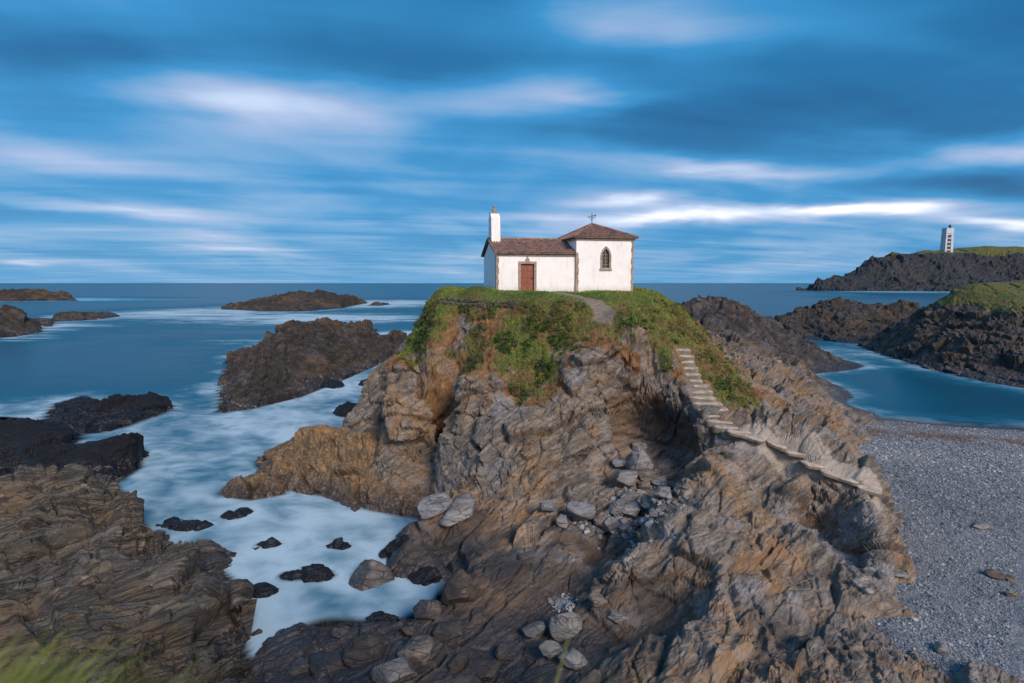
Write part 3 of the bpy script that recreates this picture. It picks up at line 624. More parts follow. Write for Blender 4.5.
stf = fbm(V3 * np.array((.07, .30, 1), np.float32) + .5 * fbm(V3 / 9, 2, 101)[:, None], 4, 102)
c45, s45 = math.cos(R(-38)), math.sin(R(-38)); VR = np.stack((V3[:, 0] * c45 - V3[:, 1] * s45, V3[:, 0] * s45 + V3[:, 1] * c45, V3[:, 2]), 1)
nearw = sstep(110, 65, P2[:, 1])
stn = fbm(VR * np.array((.20, .085, 1), np.float32) + .9 * fbm(V3 / 7, 3, 105)[:, None], 4, 106)
st = stf * (1 - nearw) + stn * nearw
st2 = fbm(VR * np.array((.75, .30, 1), np.float32) + 1.1 * fbm(V3 / 4, 3, 103)[:, None], 4, 104)
foam = 1 - (1 - foam) * (1 - blobs)
mix_near = sstep(120, 60, P2[:, 1])
milk = sstep(95, 45, P2[:, 1]) * sstep(6, -6, P2[:, 0]) * .33
foam = 1 - (1 - foam) * (1 - milk)
foam = foam * (1 + (.85 - .40 * nearw) * st + .34 * st2 * mix_near)
foam = foam + .14 * np.clip(st + .15, 0, 1) * sstep(600, 250, P2[:, 1]) * sstep(20, 0, P2[:, 0])
cove = sstep(26, 34, P2[:, 0]) * sstep(50, 40, P2[:, 1] - 110) 
foam = np.clip(foam, 0, 1)
depth = -bed
alpha = sstep(-.02, .32, depth) ; alpha[~near] = 1
alpha = np.maximum(alpha, sstep(.0, .5, depth))
F = grid_faces(len(sx_), len(sy_))
kp = ~((bed > .5)[F].all(1)); F = F[kp]
Vs, Fs, at = compact(V3, F, dict(foam=foam, shallow=alpha, cove=cove * sstep(140, 120, P2[:, 1])))
sea = link('sea', np_mesh('sea', Vs, Fs, at), None)
m, t, b = new_mat('sea_water'); P = t.pos()
fo = t.attr('foam'); al = t.attr('shallow')
fs = t.noise(t.mapping(P, rot=(0, 0, R(15)), scale=(.6, .9, 1)), .5, 5, .6, 1.2)
fo2 = t.math('ADD', fo, t.math('MULTIPLY', t.math('MULTIPLY', t.math('SUBTRACT', fs, .5), .75), t.mapr(fo, 0, .35)), clamp=True)
wc = t.ramp(t.noise(t.mapping(P, scale=(.004, .02, 1)), 1, 3), [(.3, (.001, .045, .090)), (.7, (.003, .072, .130))])
c = t.mix(t.mapr(fo2, .0, .45), wc, (.020, .135, .220))
c = t.mix(t.mapr(fo2, .28, 1.05), c, (.42, .57, .66))
t.put(c, b.inputs['Base Color'])
t.put(t.mapr(fo2, 0, .6, .30, .65), b.inputs['Roughness']); b.inputs['IOR'].default_value = 1.33
b.inputs['Specular IOR Level'].default_value = .28
t.put(t.bump(t.math('ADD', t.noise(t.mapping(P, scale=(.25, .7, 1)), 1, 4, .6), t.math('MULTIPLY', fs, .4)), .14, .25), b.inputs['Normal'])
t.put(al, b.inputs['Alpha'])
sea.data.materials.append(m); tag(sea, kind='structure')
m, t, b = new_mat('seabed_sand'); b.inputs['Roughness'].default_value = .9
t.put(t.ramp(t.noise(t.pos(), .4, 4), [(.35, (.012, .035, .045)), (.65, (.030, .060, .070))]), b.inputs['Base Color'])
gx = np.linspace(-120, 160, 36); gy = np.linspace(4, 420, 40); GX, GY = np.meshgrid(gx, gy); gz = -1.7 + .3 * fbm(np.stack((GX.ravel() / 9, GY.ravel() / 9, GX.ravel() * 0), 1), 3, 180)
tag(link('seabed', np_mesh('seabed', np.column_stack((GX.ravel(), GY.ravel(), gz)), grid_faces(36, 40)), m), kind='structure')
print('sea', time.time() - T0, len(Vs))

# ------------------------------------------------------------------ chapel
class MB:
    def __init__(s): s.v = []; s.f = []
    def add(s, V, F):
        o = len(s.v); s.v += [tuple(map(float, p)) for p in V]; s.f += [tuple(i + o for i in f) for f in F]; return s
    def box(s, x0, x1, y0, y1, z0, z1):
        V = [(x, y, z) for z in (z0, z1) for y in (y0, y1) for x in (x0, x1)]
        return s.add(V, [(0, 2, 3, 1), (4, 5, 7, 6), (0, 1, 5, 4), (1, 3, 7, 5), (3, 2, 6, 7), (2, 0, 4, 6)])
    def prism(s, poly, y0, y1):
        """poly in x,z extruded along y"""
        n = len(poly); V = [(x, y0, z) for x, z in poly] + [(x, y1, z) for x, z in poly]
        return s.add(V, [tuple(range(n)), tuple(range(2 * n - 1, n - 1, -1))] + [(i, i + n, (i + 1) % n + n, (i + 1) % n) for i in range(n)])
    def ring(s, outer, inner, y0, y1):
        """closed x,z outlines with the same count: a frame of thickness y0..y1"""
        n = len(outer)
        V = [(x, y, z) for y in (y0, y1) for P in (outer, inner) for x, z in P]
        F = []
        for i in range(n):
            j = (i + 1) % n
            F += [(i, j, n + j, n + i), (2 * n + i, 3 * n + i, 3 * n + j, 2 * n + j), (i, 2 * n + i, 2 * n + j, j), (n + i, n + j, 3 * n + j, 3 * n + i)]
        return s.add(V, F)
    def tube(s, p, q, r0, r1=None, n=8):
        r1 = r0 if r1 is None else r1; p, q = Vector(p), Vector(q); d = (q - p).normalized()
        a = d.orthogonal().normalized(); b = d.cross(a); V = []
        for c, r in ((p, r0), (q, r1)):
            V += [c + (a * math.cos(t_) + b * math.sin(t_)) * r for t_ in [2 * math.pi * i / n for i in range(n)]]
        return s.add(V, [(i, (i + 1) % n, n + (i + 1) % n, n + i) for i in range(n)] + [tuple(range(n - 1, -1, -1)), tuple(range(n, 2 * n))])
    def lathe(s, prof, c=(0, 0, 0), n=14):
        V = [(c[0] + r * math.cos(2 * math.pi * i / n), c[1] + r * math.sin(2 * math.pi * i / n), c[2] + z) for r, z in prof for i in range(n)]
        return s.add(V, [(k * n + i, k * n + (i + 1) % n, (k + 1) * n + (i + 1) % n, (k + 1) * n + i) for k in range(len(prof) - 1) for i in range(n)])
    def build(s, name, mat, parent=None, bevel=0, smooth=False):
        me = bpy.data.meshes.new(name); me.from_pydata(s.v, [], s.f); me.update()
        bm = bmesh.new(); bm.from_mesh(me); bmesh.ops.recalc_face_normals(bm, faces=bm.faces)
        if bevel: bmesh.ops.bevel(bm, geom=list(bm.edges), offset=bevel, segments=1, affect='EDGES', clamp_overlap=True)
        bm.to_mesh(me); bm.free()
        if smooth: me.polygons.foreach_set('use_smooth', [True] * len(me.polygons))
        return link(name, me, mat, parent)
def empty(name, loc, rz=0, **kw):
    o = bpy.data.objects.new(name, None); COL.objects.link(o); o.location = loc; o.rotation_euler = (0, 0, rz); o.empty_display_size = .5
    return tag(o, **kw)
def simple_mat(name, col, rough=.7, var=.25, scale=3, bump=.2, metal=0, col2=None):
    m, t, b = new_mat(name); P = t.pos(); n = t.noise(P, scale, 5, .65)
    a = col2 or tuple(c * (1 - var * 2) for c in col)
    t.put(t.mix(t.mapr(n, .35, .65), a, col), b.inputs['Base Color']); b.inputs['Roughness'].default_value = rough; b.inputs['Metallic'].default_value = metal
    if bump: t.put(t.bump(n, bump, .02), b.inputs['Normal'])
    return m
m, t, b = new_mat('whitewash'); P = t.pos()
n = t.noise(P, .8, 6, .7); dr = t.noise(t.mapping(P, scale=(4, 4, .35)), 1.2, 5, .7)
c = t.mix(t.mapr(n, .4, .7), (.82, .82, .82), (.74, .73, .71))
c = t.mix(t.math('MULTIPLY', t.mapr(dr, .52, .75), .5), c, (.50, .47, .43))
c = t.mix(t.math('MULTIPLY', t.mapr(t.noise(P, 2.4, 6, .75), .56, .72), .35), c, (.55, .53, .50))
zz = t.n.new('ShaderNodeSeparateXYZ'); t.put(P, zz.inputs[0])
gb = t.mapr(t.math('ADD', zz.outputs[2], t.math('MULTIPLY', t.math('SUBTRACT', dr, .5), 1.1)), CH_O[2] - .1, CH_O[2] + .55, 1, 0)
c = t.mix(t.math('MULTIPLY', gb, .45), c, (.36, .36, .28))
t.put(c, b.inputs['Base Color']); b.inputs['Roughness'].default_value = .9
t.put(t.bump(t.noise(P, 9, 5, .6), .25, .03), b.inputs['Normal']); M_WHITE = m
M_STONE = simple_mat('granite', (.36, .29, .23), .85, .25, 5, .4, col2=(.20, .165, .135))
m, t, b = new_mat('roof_tile'); P = t.pos()
n = t.noise(P, 3.5, 4, .7); nv = t.vor(t.mapping(P, scale=(4, 4, 4)), 1.0, 'F1', 'Color'); sp = t.n.new('ShaderNodeSeparateXYZ'); t.put(nv, sp.inputs[0])
c = t.ramp(t.math('ADD', t.math('MULTIPLY', n, .6), t.math('MULTIPLY', sp.outputs[0], .4)), [(.25, (.100, .066, .056)), (.5, (.215, .125, .095)), (.75, (.34, .19, .135))])
t.put(c, b.inputs['Base Color']); b.inputs['Roughness'].default_value = .8; M_TILE = m
m, t, b = new_mat('door_wood'); P = t.pos()
n = t.noise(t.mapping(P, scale=(9, 9, .8)), 2, 4, .6)
t.put(t.ramp(n, [(.3, (.16, .042, .022)), (.7, (.27, .085, .042))]), b.inputs['Base Color']); b.inputs['Roughness'].default_value = .55; M_DOOR = m
M_IRON = simple_mat('iron', (.05, .055, .055), .5, .2, 8, 0, .7)
M_BRONZE = simple_mat('bronze', (.075, .085, .065), .45, .2, 8, 0, .8)
m, t, b = new_mat('leaded_glass'); b.inputs['Base Color'].default_value = (.035, .035, .03, 1); b.inputs['Roughness'].default_value = .18; M_GLASS = m

chapel = empty('chapel', CH_O, CH_A, label='small white chapel with tiled roofs, brown door and bell gable on the grassy islet', cat='chapel')
NL, ND, NE, NR = 6.36, 6.0, 2.92, 4.10          # nave length, depth, eaves, ridge
CX0, CX1, CY0, CY1, CE, CA = 6.36, 11.15, -.14, 6.2, 4.17, 5.48
DX0, DX1, DH = 1.92, 2.97, 2.10
WX0, WX1, WZ0, WZ1 = 8.36, 9.28, 1.68, 3.56
# nave walls: gable prism with the door opening left in its front wall
nb = MB(); B0 = -.7
nb.box(0, DX0 - .17, 0, .35, B0, NE).box(DX1 + .17, NL, 0, .35, B0, NE).box(DX0 - .17, DX1 + .17, 0, .35, DH + .17, NE)
nb.box(0, NL, ND - .35, ND, B0, NE)
g = [(.35, B0), (ND - .35, B0), (ND - .35, NE - .001), (ND / 2, NR - .03), (.35, NE - .001)]
V = [(x, y, z) for x in (0, .35) for y, z in g]
nb.add(V, [(0, 4, 3, 2, 1), (5, 6, 7, 8, 9)] + [(i, (i + 1) % 5, 5 + (i + 1) % 5, 5 + i) for i in range(5)])
nave = nb.build('nave_wall', M_WHITE, chapel)
# chancel walls with the lancet cut out (front wall assembled round it)
def lancet(x0, x1, z0, z1, n=7):
    w = x1 - x0; zs = z1 - w * .95; xc = (x0 + x1) / 2; P = [(x0, z0), (x1, z0), (x1, zs)]
    for i in range(1, n):
        a = i / n * math.acos(.5 * .98)
        P.append((x0 + w * math.cos(a), zs + (z1 - zs) * math.sin(a) / math.sin(math.acos(.49))))
    P.append((xc, z1))
    for i in range(n - 1, 0, -1):
        a = i / n * math.acos(.5 * .98)
        P.append((x1 - w * math.cos(a), zs + (z1 - zs) * math.sin(a) / math.sin(math.acos(.49))))
    P.append((x0, zs)); return P
cb = MB()
fo_ = lancet(WX0 + .05, WX1 - .05, WZ0 + .05, WZ1 - .05)
outer = []
for x, z in fo_:                       # outline of the wall panel matched point by point to the opening
    cx_, cz_ = (WX0 + WX1) / 2, 2.5; dx_, dz_ = x - cx_, z - cz_
    k = min((((CX1 - cx_) if dx_ > 0 else (CX0 - cx_)) / dx_) if abs(dx_) > 1e-6 else 1e9, (((CE - cz_) if dz_ > 0 else (B0 - cz_)) / dz_) if abs(dz_) > 1e-6 else 1e9)
    outer.append([cx_ + dx_ * k, cz_ + dz_ * k])
for cxn, czn in ((CX0, B0), (CX1, B0), (CX1, CE), (CX0, CE)):
    i = min(range(len(outer)), key=lambda j: math.hypot(outer[j][0] - cxn, outer[j][1] - czn)); outer[i] = [cxn, czn]
cb.ring([tuple(p) for p in outer], fo_, CY0, CY0 + .4)
cb.box(CX0, CX0 + .4, CY0 + .4, CY1, B0, CE).box(CX1 - .4, CX1, CY0 + .4, CY1, B0, CE).box(CX0 + .4, CX1 - .4, CY1 - .4, CY1, B0, CE)
chancel = cb.build('chancel_wall', M_WHITE, chapel)
# roofs: ribbed tile courses running down each slope
def slope(mb, e0, e1, r0, r1, pitch=.21, amp=.045, th=.07):
    e0, e1, r0, r1 = map(Vector, (e0, e1, r0, r1)); ed = e1 - e0; L = ed.length; u = ed / L
    a0 = (r0 - e0).dot(u) / L; a1 = (r1 - e0).dot(u) / L
    dn = (r0 - e0) - u * (r0 - e0).dot(u); H = dn.length; w = dn / H; nrm = u.cross(w).normalized()
    if nrm.z < 0: nrm = -nrm
    n = max(8, int(L / pitch * 8)); m_ = 14; o = len(mb.v); V = []; F = []
    for i in range(n + 1):
        s_ = i / n; vm = 1.0
        if s_ < a0 and a0 > 1e-4: vm = s_ / a0
        if s_ > a1 and a1 < 1 - 1e-4: vm = (1 - s_) / (1 - a1)
        for j in range(m_ + 1):
            v = j / m_ * vm
            course = (1 - ((v * H / .36) % 1)) * .022
            h = amp * math.sin(2 * math.pi * s_ * L / pitch) + course
            V.append(e0 + u * (s_ * L) + w * (v * H) + nrm * (h + th))
    for i in range(n):
        for j in range(m_):
            a = i * (m_ + 1) + j; F.append((a, a + 1, a + m_ + 2, a + m_ + 1))
    mb.add(V, F)
    # underside
    mb.add([e0, e1, r1, r0], [(0, 1, 2, 3)]); mb.add([e0, e1, e1 + nrm * (th + .02), e0 + nrm * (th + .02)], [(0, 1, 2, 3)])
rb = MB(); ov = .26; zo = (NR - NE) / (ND / 2) * ov
slope(rb, (-.22, -ov, NE - zo + .06), (NL - .02, -ov, NE - zo + .06), (-.22, ND / 2, NR + .06), (NL - .02, ND / 2, NR + .06))
slope(rb, (NL - .02, ND + ov, NE - zo + .06), (-.22, ND + ov, NE - zo + .06), (NL - .02, ND / 2, NR + .06), (-.22, ND / 2, NR + .06))
nroof = rb.build('nave_roof', M_TILE, chapel)
rt = MB(); 
for i in range(16): rt.tube((-.22 + i * .405, ND / 2, NR + .13), (-.22 + i * .405 + .43, ND / 2, NR + .145), .10, .115, 10)
rt.build('ridge_tiles', M_TILE, nroof)
rb = MB(); o2 = .27; ap = ((CX0 + CX1) / 2, (CY0 + CY1) / 2, CA); ez = CE - .02
c4 = [(CX0 - o2, CY0 - o2, ez), (CX1 + o2, CY0 - o2, ez), (CX1 + o2, CY1 + o2, ez), (CX0 - o2, CY1 + o2, ez)]
for i in range(4): slope(rb, c4[i], c4[(i + 1) % 4], ap, ap)
croof = rb.build('chancel_roof', M_TILE, chapel)
rt = MB()
for c in c4:
    p, q = Vector(c), Vector(ap)
    for i in range(11): rt.tube(p.lerp(q, i / 11) + Vector((0, 0, .10)), p.lerp(q, (i + 1.08) / 11) + Vector((0, 0, .11)), .115, .095, 8)
rt.build('hip_tiles', M_TILE, croof)
# stone trim
co = MB(); co.box(-.05, NL - .003, -.10, -.003, NE - .20, NE - .07); co.build('cornice', M_STONE, chapel, .01)
co = MB(); co.box(CX0 - .11, CX1 + .11, CY0 - .12, CY0 - .003, CE - .16, CE - .03).box(CX0 - .12, CX0 - .003, CY0 - .002, CY1 + .1, CE - .16, CE - .03).box(CX1 + .003, CX1 + .12, CY0 - .002, CY1 + .1, CE - .16, CE - .03)
co.build('cornice', M_STONE, chapel, .01)
def quoin(x0, x1, y, z1, side):
    q = MB(); z = B0; i = 0
    while z < z1 - .05:
        h = min(.34 + .08 * ((i * 37) % 3), z1 - z); w = .05 * (i % 2)
        q.box(x0 - (w if side > 0 else 0), x1 + (w if side < 0 else 0), y - .03, y + .30, z, z + h - .008); z += h; i += 1
    q.build('corner_stones', M_STONE, chapel, .008)
quoin(-.03, .15, 0, NE - .21, -1); quoin(CX0 - .05, CX0 + .17, CY0, NE + .1, -1); quoin(CX1 - .14, CX1 + .03, CY0, CE - .17, 1)
# doorway
df = MB(); df.box(DX0 - .2, DX0, -.05, .30, -.45, DH).box(DX1, DX1 + .2, -.05, .30, -.45, DH).box(DX0 - .2, DX1 + .2, -.05, .30, DH + .003, DH + .2).box(DX0 - .25, DX1 + .25, -.35, .25, -.45, -.06)
df.build('door_frame', M_STONE, chapel, .012)
dl = MB(); dl.box(DX0 + .003, DX1 - .003, .14, .20, -.06, DH - .003)
for i in range(2):
    for j in range(4):
        x = DX0 + .08 + i * .46; z = .06 + j * .5; dl.box(x, x + .42, .115, .139, z, z + .42)
door = dl.build('door', M_DOOR, chapel, .006)
MB().tube((DX1 - .10, .11, 1.0), (DX1 - .10, .03, 1.0), .03).tube((DX1 - .10, .03, 1.0), (DX1 - .22, .03, 1.0), .018).build('handle', M_IRON, door)
MB().box(2.28, 2.62, -.07, -.003, 2.33, 2.47).box(2.34, 2.56, -.07, -.003, 2.473, 2.56).box(2.41, 2.49, -.06, -.003, 2.563, 2.95).box(2.30, 2.60, -.055, -.003, 2.73, 2.81).build('stone_cross', M_STONE, chapel, .008)
# lancet window
wf = MB(); wf.ring(lancet(WX0, WX1, WZ0, WZ1), lancet(WX0 + .17, WX1 - .17, WZ0 + .17, WZ1 - .22), CY0 - .035, CY0 + .22); wf.box(WX0 - .05, WX1 + .05, CY0 - .09, CY0 - .037, WZ0 - .06, WZ0 + .1)
wfo = wf.build('window_frame', M_STONE, chapel, .006)
inn = lancet(WX0 + .16, WX1 - .16, WZ0 + .16, WZ1 - .21)
gl = MB(); gl.prism(inn, CY0 + .14, CY0 + .17); gl.build('pane', M_GLASS, wfo)
br = MB(); xc = (WX0 + WX1) / 2
br.box(xc - .02, xc + .02, CY0 + .10, CY0 + .13, WZ0 + .17, WZ1 - .3)
for z in np.arange(WZ0 + .42, WZ1 - .5, .26): br.box(WX0 + .18, WX1 - .18, CY0 + .105, CY0 + .125, z - .014, z + .014)
br.build('window_bars', M_STONE, wfo)
# bell gable: pierced masonry on the gable end
yc = ND / 2; H0, H1 = NR - .75, 6.22
bw = [(yc - .75, H0), (yc + .75, H0), (yc + .70, NR + .5), (yc + .58, H1 - .35), (yc + .22, H1), (yc - .22, H1), (yc - .58, H1 - .35), (yc - .70, NR + .5)]
bo = [(yc - .30, NR + .35), (yc + .30, NR + .35), (yc + .30, NR + .6), (yc + .28, H1 - .62), (yc + .15, H1 - .48), (yc - .15, H1 - .48), (yc - .28, H1 - .62), (yc - .30, NR + .6)]
tmp = MB(); tmp.ring(bw, bo, .02, .76)
tmp.v = [(y, x, z) for x, y, z in tmp.v]
bgab = tmp.build('bell_gable', M_WHITE, chapel, .02)
MB().box(.0, .78, yc - .2, yc + .2, H1 + .003, H1 + .12).lathe([(0, .55), (.07, .5), (.12, .42), (.09, .34), (.16, .2), (.17, .06), (.19, .0)], (.39, yc, H1 + .12), 10).build('finial', M_STONE, bgab)
MB().lathe([(0, .42), (.06, .41), (.11, .34), (.14, .15), (.20, .02), (.21, 0), (.18, 0)], (.39, yc, NR + .62), 14).tube((.39, yc, NR + 1.04), (.39, yc, H1 - .47), .03).build('bell', M_BRONZE, bgab, smooth=True)
# weather vane cross on the chancel roof
wv = MB(); ax, ay, az = ap
wv.tube((ax, ay, az + .05), (ax, ay, az + 1.0), .030).tube((ax - .34, ay, az + .62), (ax + .34, ay, az + .62), .028)
wv.tube((ax, ay - .25, az + .5), (ax, ay + .25, az + .5), .025)
wv.add([(ax - .36, ay - .012, az + .70), (ax + .36, ay - .012, az + .76), (ax + .36, ay - .012, az + .92), (ax + .12, ay - .012, az + .82), (ax - .36, ay - .012, az + .73), (ax - .36, ay + .012, az + .70), (ax + .36, ay + .012, az + .76), (ax + .36, ay + .012, az + .92), (ax + .12, ay + .012, az + .82), (ax - .36, ay + .012, az + .73)],
       [(0, 1, 2, 3, 4), (9, 8, 7, 6, 5), (0, 5, 6, 1), (1, 6, 7, 2), (2, 7, 8, 3), (3, 8, 9, 4), (4, 9, 5, 0)])
wv.lathe([(.0, .16), (.11, .12), (.13, .04), (.16, 0)], (ax, ay, az + .03), 10)
wv.build('weather_vane', M_BRONZE, croof)

# ------------------------------------------------------------------ lighthouse on the headland
M_LHW = simple_mat('painted_concrete', (.56, .60, .65), .8, .12, .2, 0)
M_LHD = simple_mat('dark_opening', (.03, .035, .045), .4, .2, .2, 0)
M_LHG = simple_mat('grey_concrete', (.22, .25, .30), .8, .12, .2, 0)
hp = down(*W(946.5, 250, 1132)[:2], 'headland'); LZ = hp[0].z - 1.5 if hp else 66
U = 1132 / FPX; LX = W(946.5, 250, 1132)[0]
top_z = W(946.5, 228, 1132)[2] - LZ
lh = empty('lighthouse', (LX, 1132, LZ), R(-4), label='tall white square lighthouse with a column of dark openings on the far headland', cat='lighthouse')
w0, w1 = 7.8, 7.0
sh = MB()
def taper(mb, x0, x1, y0, y1, z0, z1, k=.9):
    V = [(x, y, z0) for y in (y0, y1) for x in (x0, x1)] + [(x * k, y * k, z1) for y in (y0, y1) for x in (x0, x1)]
    mb.add(V, [(0, 2, 3, 1), (4, 5, 7, 6), (0, 1, 5, 4), (1, 3, 7, 5), (3, 2, 6, 7), (2, 0, 4, 6)])
taper(sh, -w0, -w0 * .62, -w0, w0, 0, top_z); taper(sh, w0 * .42, w0, -w0 * .9, w0, 0, top_z); taper(sh, -w0 * .62, w0 * .42, -w0 * .45, w0, 0, top_z)
tw = sh.build('tower', M_LHW, lh)
MB().box(-w0 * .62, w0 * .45, -w0 * .985 * .93, -w0 * .40, top_z * .80, top_z * .985).build('top_block', M_LHW, lh)
for i in range(5):
    z = top_z * (.13 + .135 * i); kk = 1 - .1 * z / top_z
    MB().box(-w0 * .60 * kk, w0 * .10 * kk, -w0 * .72, -w0 * .452, z, z + top_z * .072).build('window', M_LHD, tw)
    MB().box(-w0 * .60 * kk, w0 * .40 * kk, -w0 * .80, -w0 * .455, z + top_z * .078, z + top_z * .12).build('balcony', M_LHW, tw)
MB().box(w0 * .12, w0 * .40, -w0 * .60, -w0 * .456, 0, top_z * .79).build('stair_shaft', M_LHG, lh)
ln = MB(); ln.lathe([(2.2, 0), (2.2, 3.2), (2.5, 3.2), (2.5, 3.6), (1.5, 5.2), (.35, 6.2), (.25, 8.2), (0, 8.3)], (w0 * .38, 0, top_z), 12)
ln.build('lantern', M_LHD, lh)

# ------------------------------------------------------------------ stone stairs and path slabs
m, t, b = new_mat('worn_step_stone'); P = t.pos(); n = t.noise(P, 3, 5, .65)
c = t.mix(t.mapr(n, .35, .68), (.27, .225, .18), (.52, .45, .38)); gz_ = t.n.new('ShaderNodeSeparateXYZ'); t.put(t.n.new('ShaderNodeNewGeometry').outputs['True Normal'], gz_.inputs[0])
c = t.mix(t.math('MULTIPLY', t.mapr(gz_.outputs[2], .75, .25), .75), c, (.10, .085, .055))  # painted shade: upright faces darker so the treads stand out
t.put(c, b.inputs['Base Color']); b.inputs['Roughness'].default_value = .85; t.put(t.bump(n, .5, .03), b.inputs['Normal']); M_STEP = m
def stone_block(name, w, d, h, seed, mat, parent=None, sub=5, jit=.10):
    """a rough dressed block: box grid with chipped edges"""
    bm = bmesh.new(); bmesh.ops.create_cube(bm, size=1)
    bmesh.ops.subdivide_edges(bm, edges=list(bm.edges), cuts=sub, use_grid_fill=True)
    P = np.array([v.co for v in bm.verts]); E = np.sort(np.abs(P), 1)
    rnd = 1 - .13 * sstep(.30, .5, E[:, 1])[:, None] * (np.abs(P) > .3)
    P = P * rnd * np.array((w, d, h)); n = fbm(P / (.35 * max(w, .3)) + seed, 3, seed)
    P = P * (1 + jit * n[:, None]) + np.stack([fbm(P / .3 + seed * 2.3, 2, seed + i + 1) for i in range(3)], 1) * .05 * min(w, d, h * 2)
    for v, p in zip(bm.verts, P): v.co = p
    me = bpy.data.meshes.new(name); bm.to_mesh(me); bm.free(); me.polygons.foreach_set('use_smooth', [True] * len(me.polygons))
    return link(name, me, mat, parent)
sp_ = np.array([WC(*p) for p in [(680,350,37.1)] + STAIRLINE]); seg_ = np.linalg.norm(np.diff(sp_, axis=0), axis=1); cum_ = np.concatenate(([0], np.cumsum(seg_)))
NST = 15
st_loc = sp_[0]; stair = empty('stone_stairway', st_loc, 0, label='flight of pale worn stone steps climbing the grassy shoulder of the islet', cat='stairs')
for i in range(NST):
    u_ = cum_[-1] * (i + .3) / NST; p = np.array([np.interp(u_, cum_, sp_[:, a]) for a in range(3)])
    o = stone_block('step', 1.36 + .04 * i + .07 * math.sin(i * 2.1), .86, .46, 100 + i, M_STEP, stair, jit=.05)
    o.location = p - st_loc + np.array((.0, .22, -.06)); o.rotation_euler = (R(1.0 * math.sin(i * 3)), R(1.2 * math.sin(i * 1.7)), R(-12 + 3 * math.sin(i * 1.3)))
PS = [(738,434,1.3,1.0,'broad pale slab at the foot of the stone steps'),(756,439,1.1,.8,'pale flat slab just right of the foot of the steps'),(776,446,1.1,.7,'pale path slab midway along the rock ridge'),(794,454,1.2,.8,'wide whitish path slab before the ridge turns down'),(812,466,1.2,.7,'grey path slab on the down slope towards the shingle'),
      (830,475,1.1,.7,'pale path slab above the dark crevice'),(848,481,1.0,.7,'pale path slab on the finger of rock'),(868,489,1.2,.9,'last whitish path slab at the edge above the shingle')]
for i, (px, py, w_, d_, lb) in enumerate(PS):
    h = cast(px, py, 'terrain')
    if not h: continue
    o = stone_block('path_slab', w_ * .95, d_ * 1.15, .24, 140 + i, M_STEP); o.location = h[0] + Vector((0, 0, .03)); o.rotation_euler = (R(4 * math.sin(i * 2)), R(10 + 6 * math.sin(i * 4)), R(-20 + 24 * math.sin(i * 5)))
    tag(o, lb, 'stone slab', 'pale slabs of the rock path')

# ------------------------------------------------------------------ boulders
M_BOUL = rock_mat('boulder_grey', [(.07, .075, .085), (.15, .155, .165), (.22, .222, .228), (.30, .298, .295)], ochre=.12, pale=.5, kscale=.8)
M_WETB = rock_mat('boulder_wet', DARKB, ochre=.2, pale=.12, kscale=.8)
M_BOUB = rock_mat('boulder_brown', BROWN, ochre=.35, pale=.2, kscale=.8)
def boulder(name, px, py, w_, h_, label, mat, seed, group, tilt=0, sink=.22, cat='boulder', deep=None, sub=4):
    hit = cast(px, py + h_ * .55, None)
    if hit is None: return
    p = hit[0]; sc_ = p.y / FPX; rx, rz = 1.2 * w_ * sc_, 1.2 * h_ * sc_; ry = deep * sc_ if deep else (rx + rz) / 2
    bm = bmesh.new(); bmesh.ops.create_icosphere(bm, subdivisions=sub, radius=1)
    P = np.array([v.co for v in bm.verts]); r_ = np.random.default_rng(seed)
    for _ in range(18):                              # planar breaks
        n = r_.normal(size=3); n /= np.linalg.norm(n); c = r_.uniform(.48, .86); d = P @ n - c
        P = P - np.maximum(d, 0)[:, None] * n * .97
    P = P * (1 + .10 * fbm(P * 1.3 + seed, 3, seed)[:, None] + 0.05 * fbm(P * 4 + seed, 4, seed + 1, .5, True)[:, None])
    P = P / np.abs(P).max(0) * np.array((rx, ry, rz))
    for v, q in zip(bm.verts, P): v.co = q
    me = bpy.data.meshes.new(name); bm.to_mesh(me); bm.free(); me.polygons.foreach_set('use_smooth', [True] * len(me.polygons))
    o = link(name, me, mat); o.location = p + Vector((0, ry * .35, rz * (1 - sink * 2))); o.rotation_euler = (R(5), R(tilt), R((seed * 47) % 50 - 25))
    return tag(o, label, cat, group)
GB = 'grey boulders piled in the gully'
BL = [(641,451,7,6,'round grey boulder at the very top of the gully pile, by the cave'),(640,468,11,13,'tall slanting grey slab near the top of the gully pile'),(646,481,10,7,'brownish boulder right below the tall slanting slab'),(627,484,13,8,'long pale split boulder lying left below the tall slanting slab'),(645,488,5,4.5,'small round stone between the split boulder and the brownish one'),
 (623,467,10,5,'flat grey boulder left of the tall slanting slab'),(661,488,10,8,'large pale boulder on the right of the pile against the ridge'),(672,489,8,5,'pale flat boulder at the far right edge of the pile'),(664,497,9,6,'pale block under the large boulder on the right of the pile'),(629,502,10,6,'flat-topped pale boulder in the middle of the pile'),(651,498,6,5,'small dark-grey block right of the middle of the pile'),
 (618,512,9,6,'sloping grey boulder below the flat-topped one'),(632,516,11,8.5,'big rounded grey boulder low in the pile'),(649,508,8,7,'grey block right of the big rounded low boulder'),(643,513,5,4.5,'little round stone tucked beside the big rounded low boulder'),(581,519,13,11,'large pale boulder standing alone left of the pile'),(563,525,6,5.5,'small bluish boulder left of the lone large pale boulder'),
 (601,524,8,7,'brown-grey boulder at the left foot of the pile'),(610,531,9.5,8,'dark blue-grey boulder at the bottom of the pile'),(623,533,6.5,5.5,'small pale boulder at the bottom right of the pile'),(623,526,6,5,'squat boulder between the dark bottom boulder and the big rounded one'),(608,517,5,4,'small grey stone left of the sloping boulder'),(547,510,9,7,'bluish broken boulder far left of the pile below the pale face'),(655,517,5,4,'small stone at the lower right edge of the pile'),(637,527,5,4,'small grey stone beside the ridge at the lower right of the pile')]
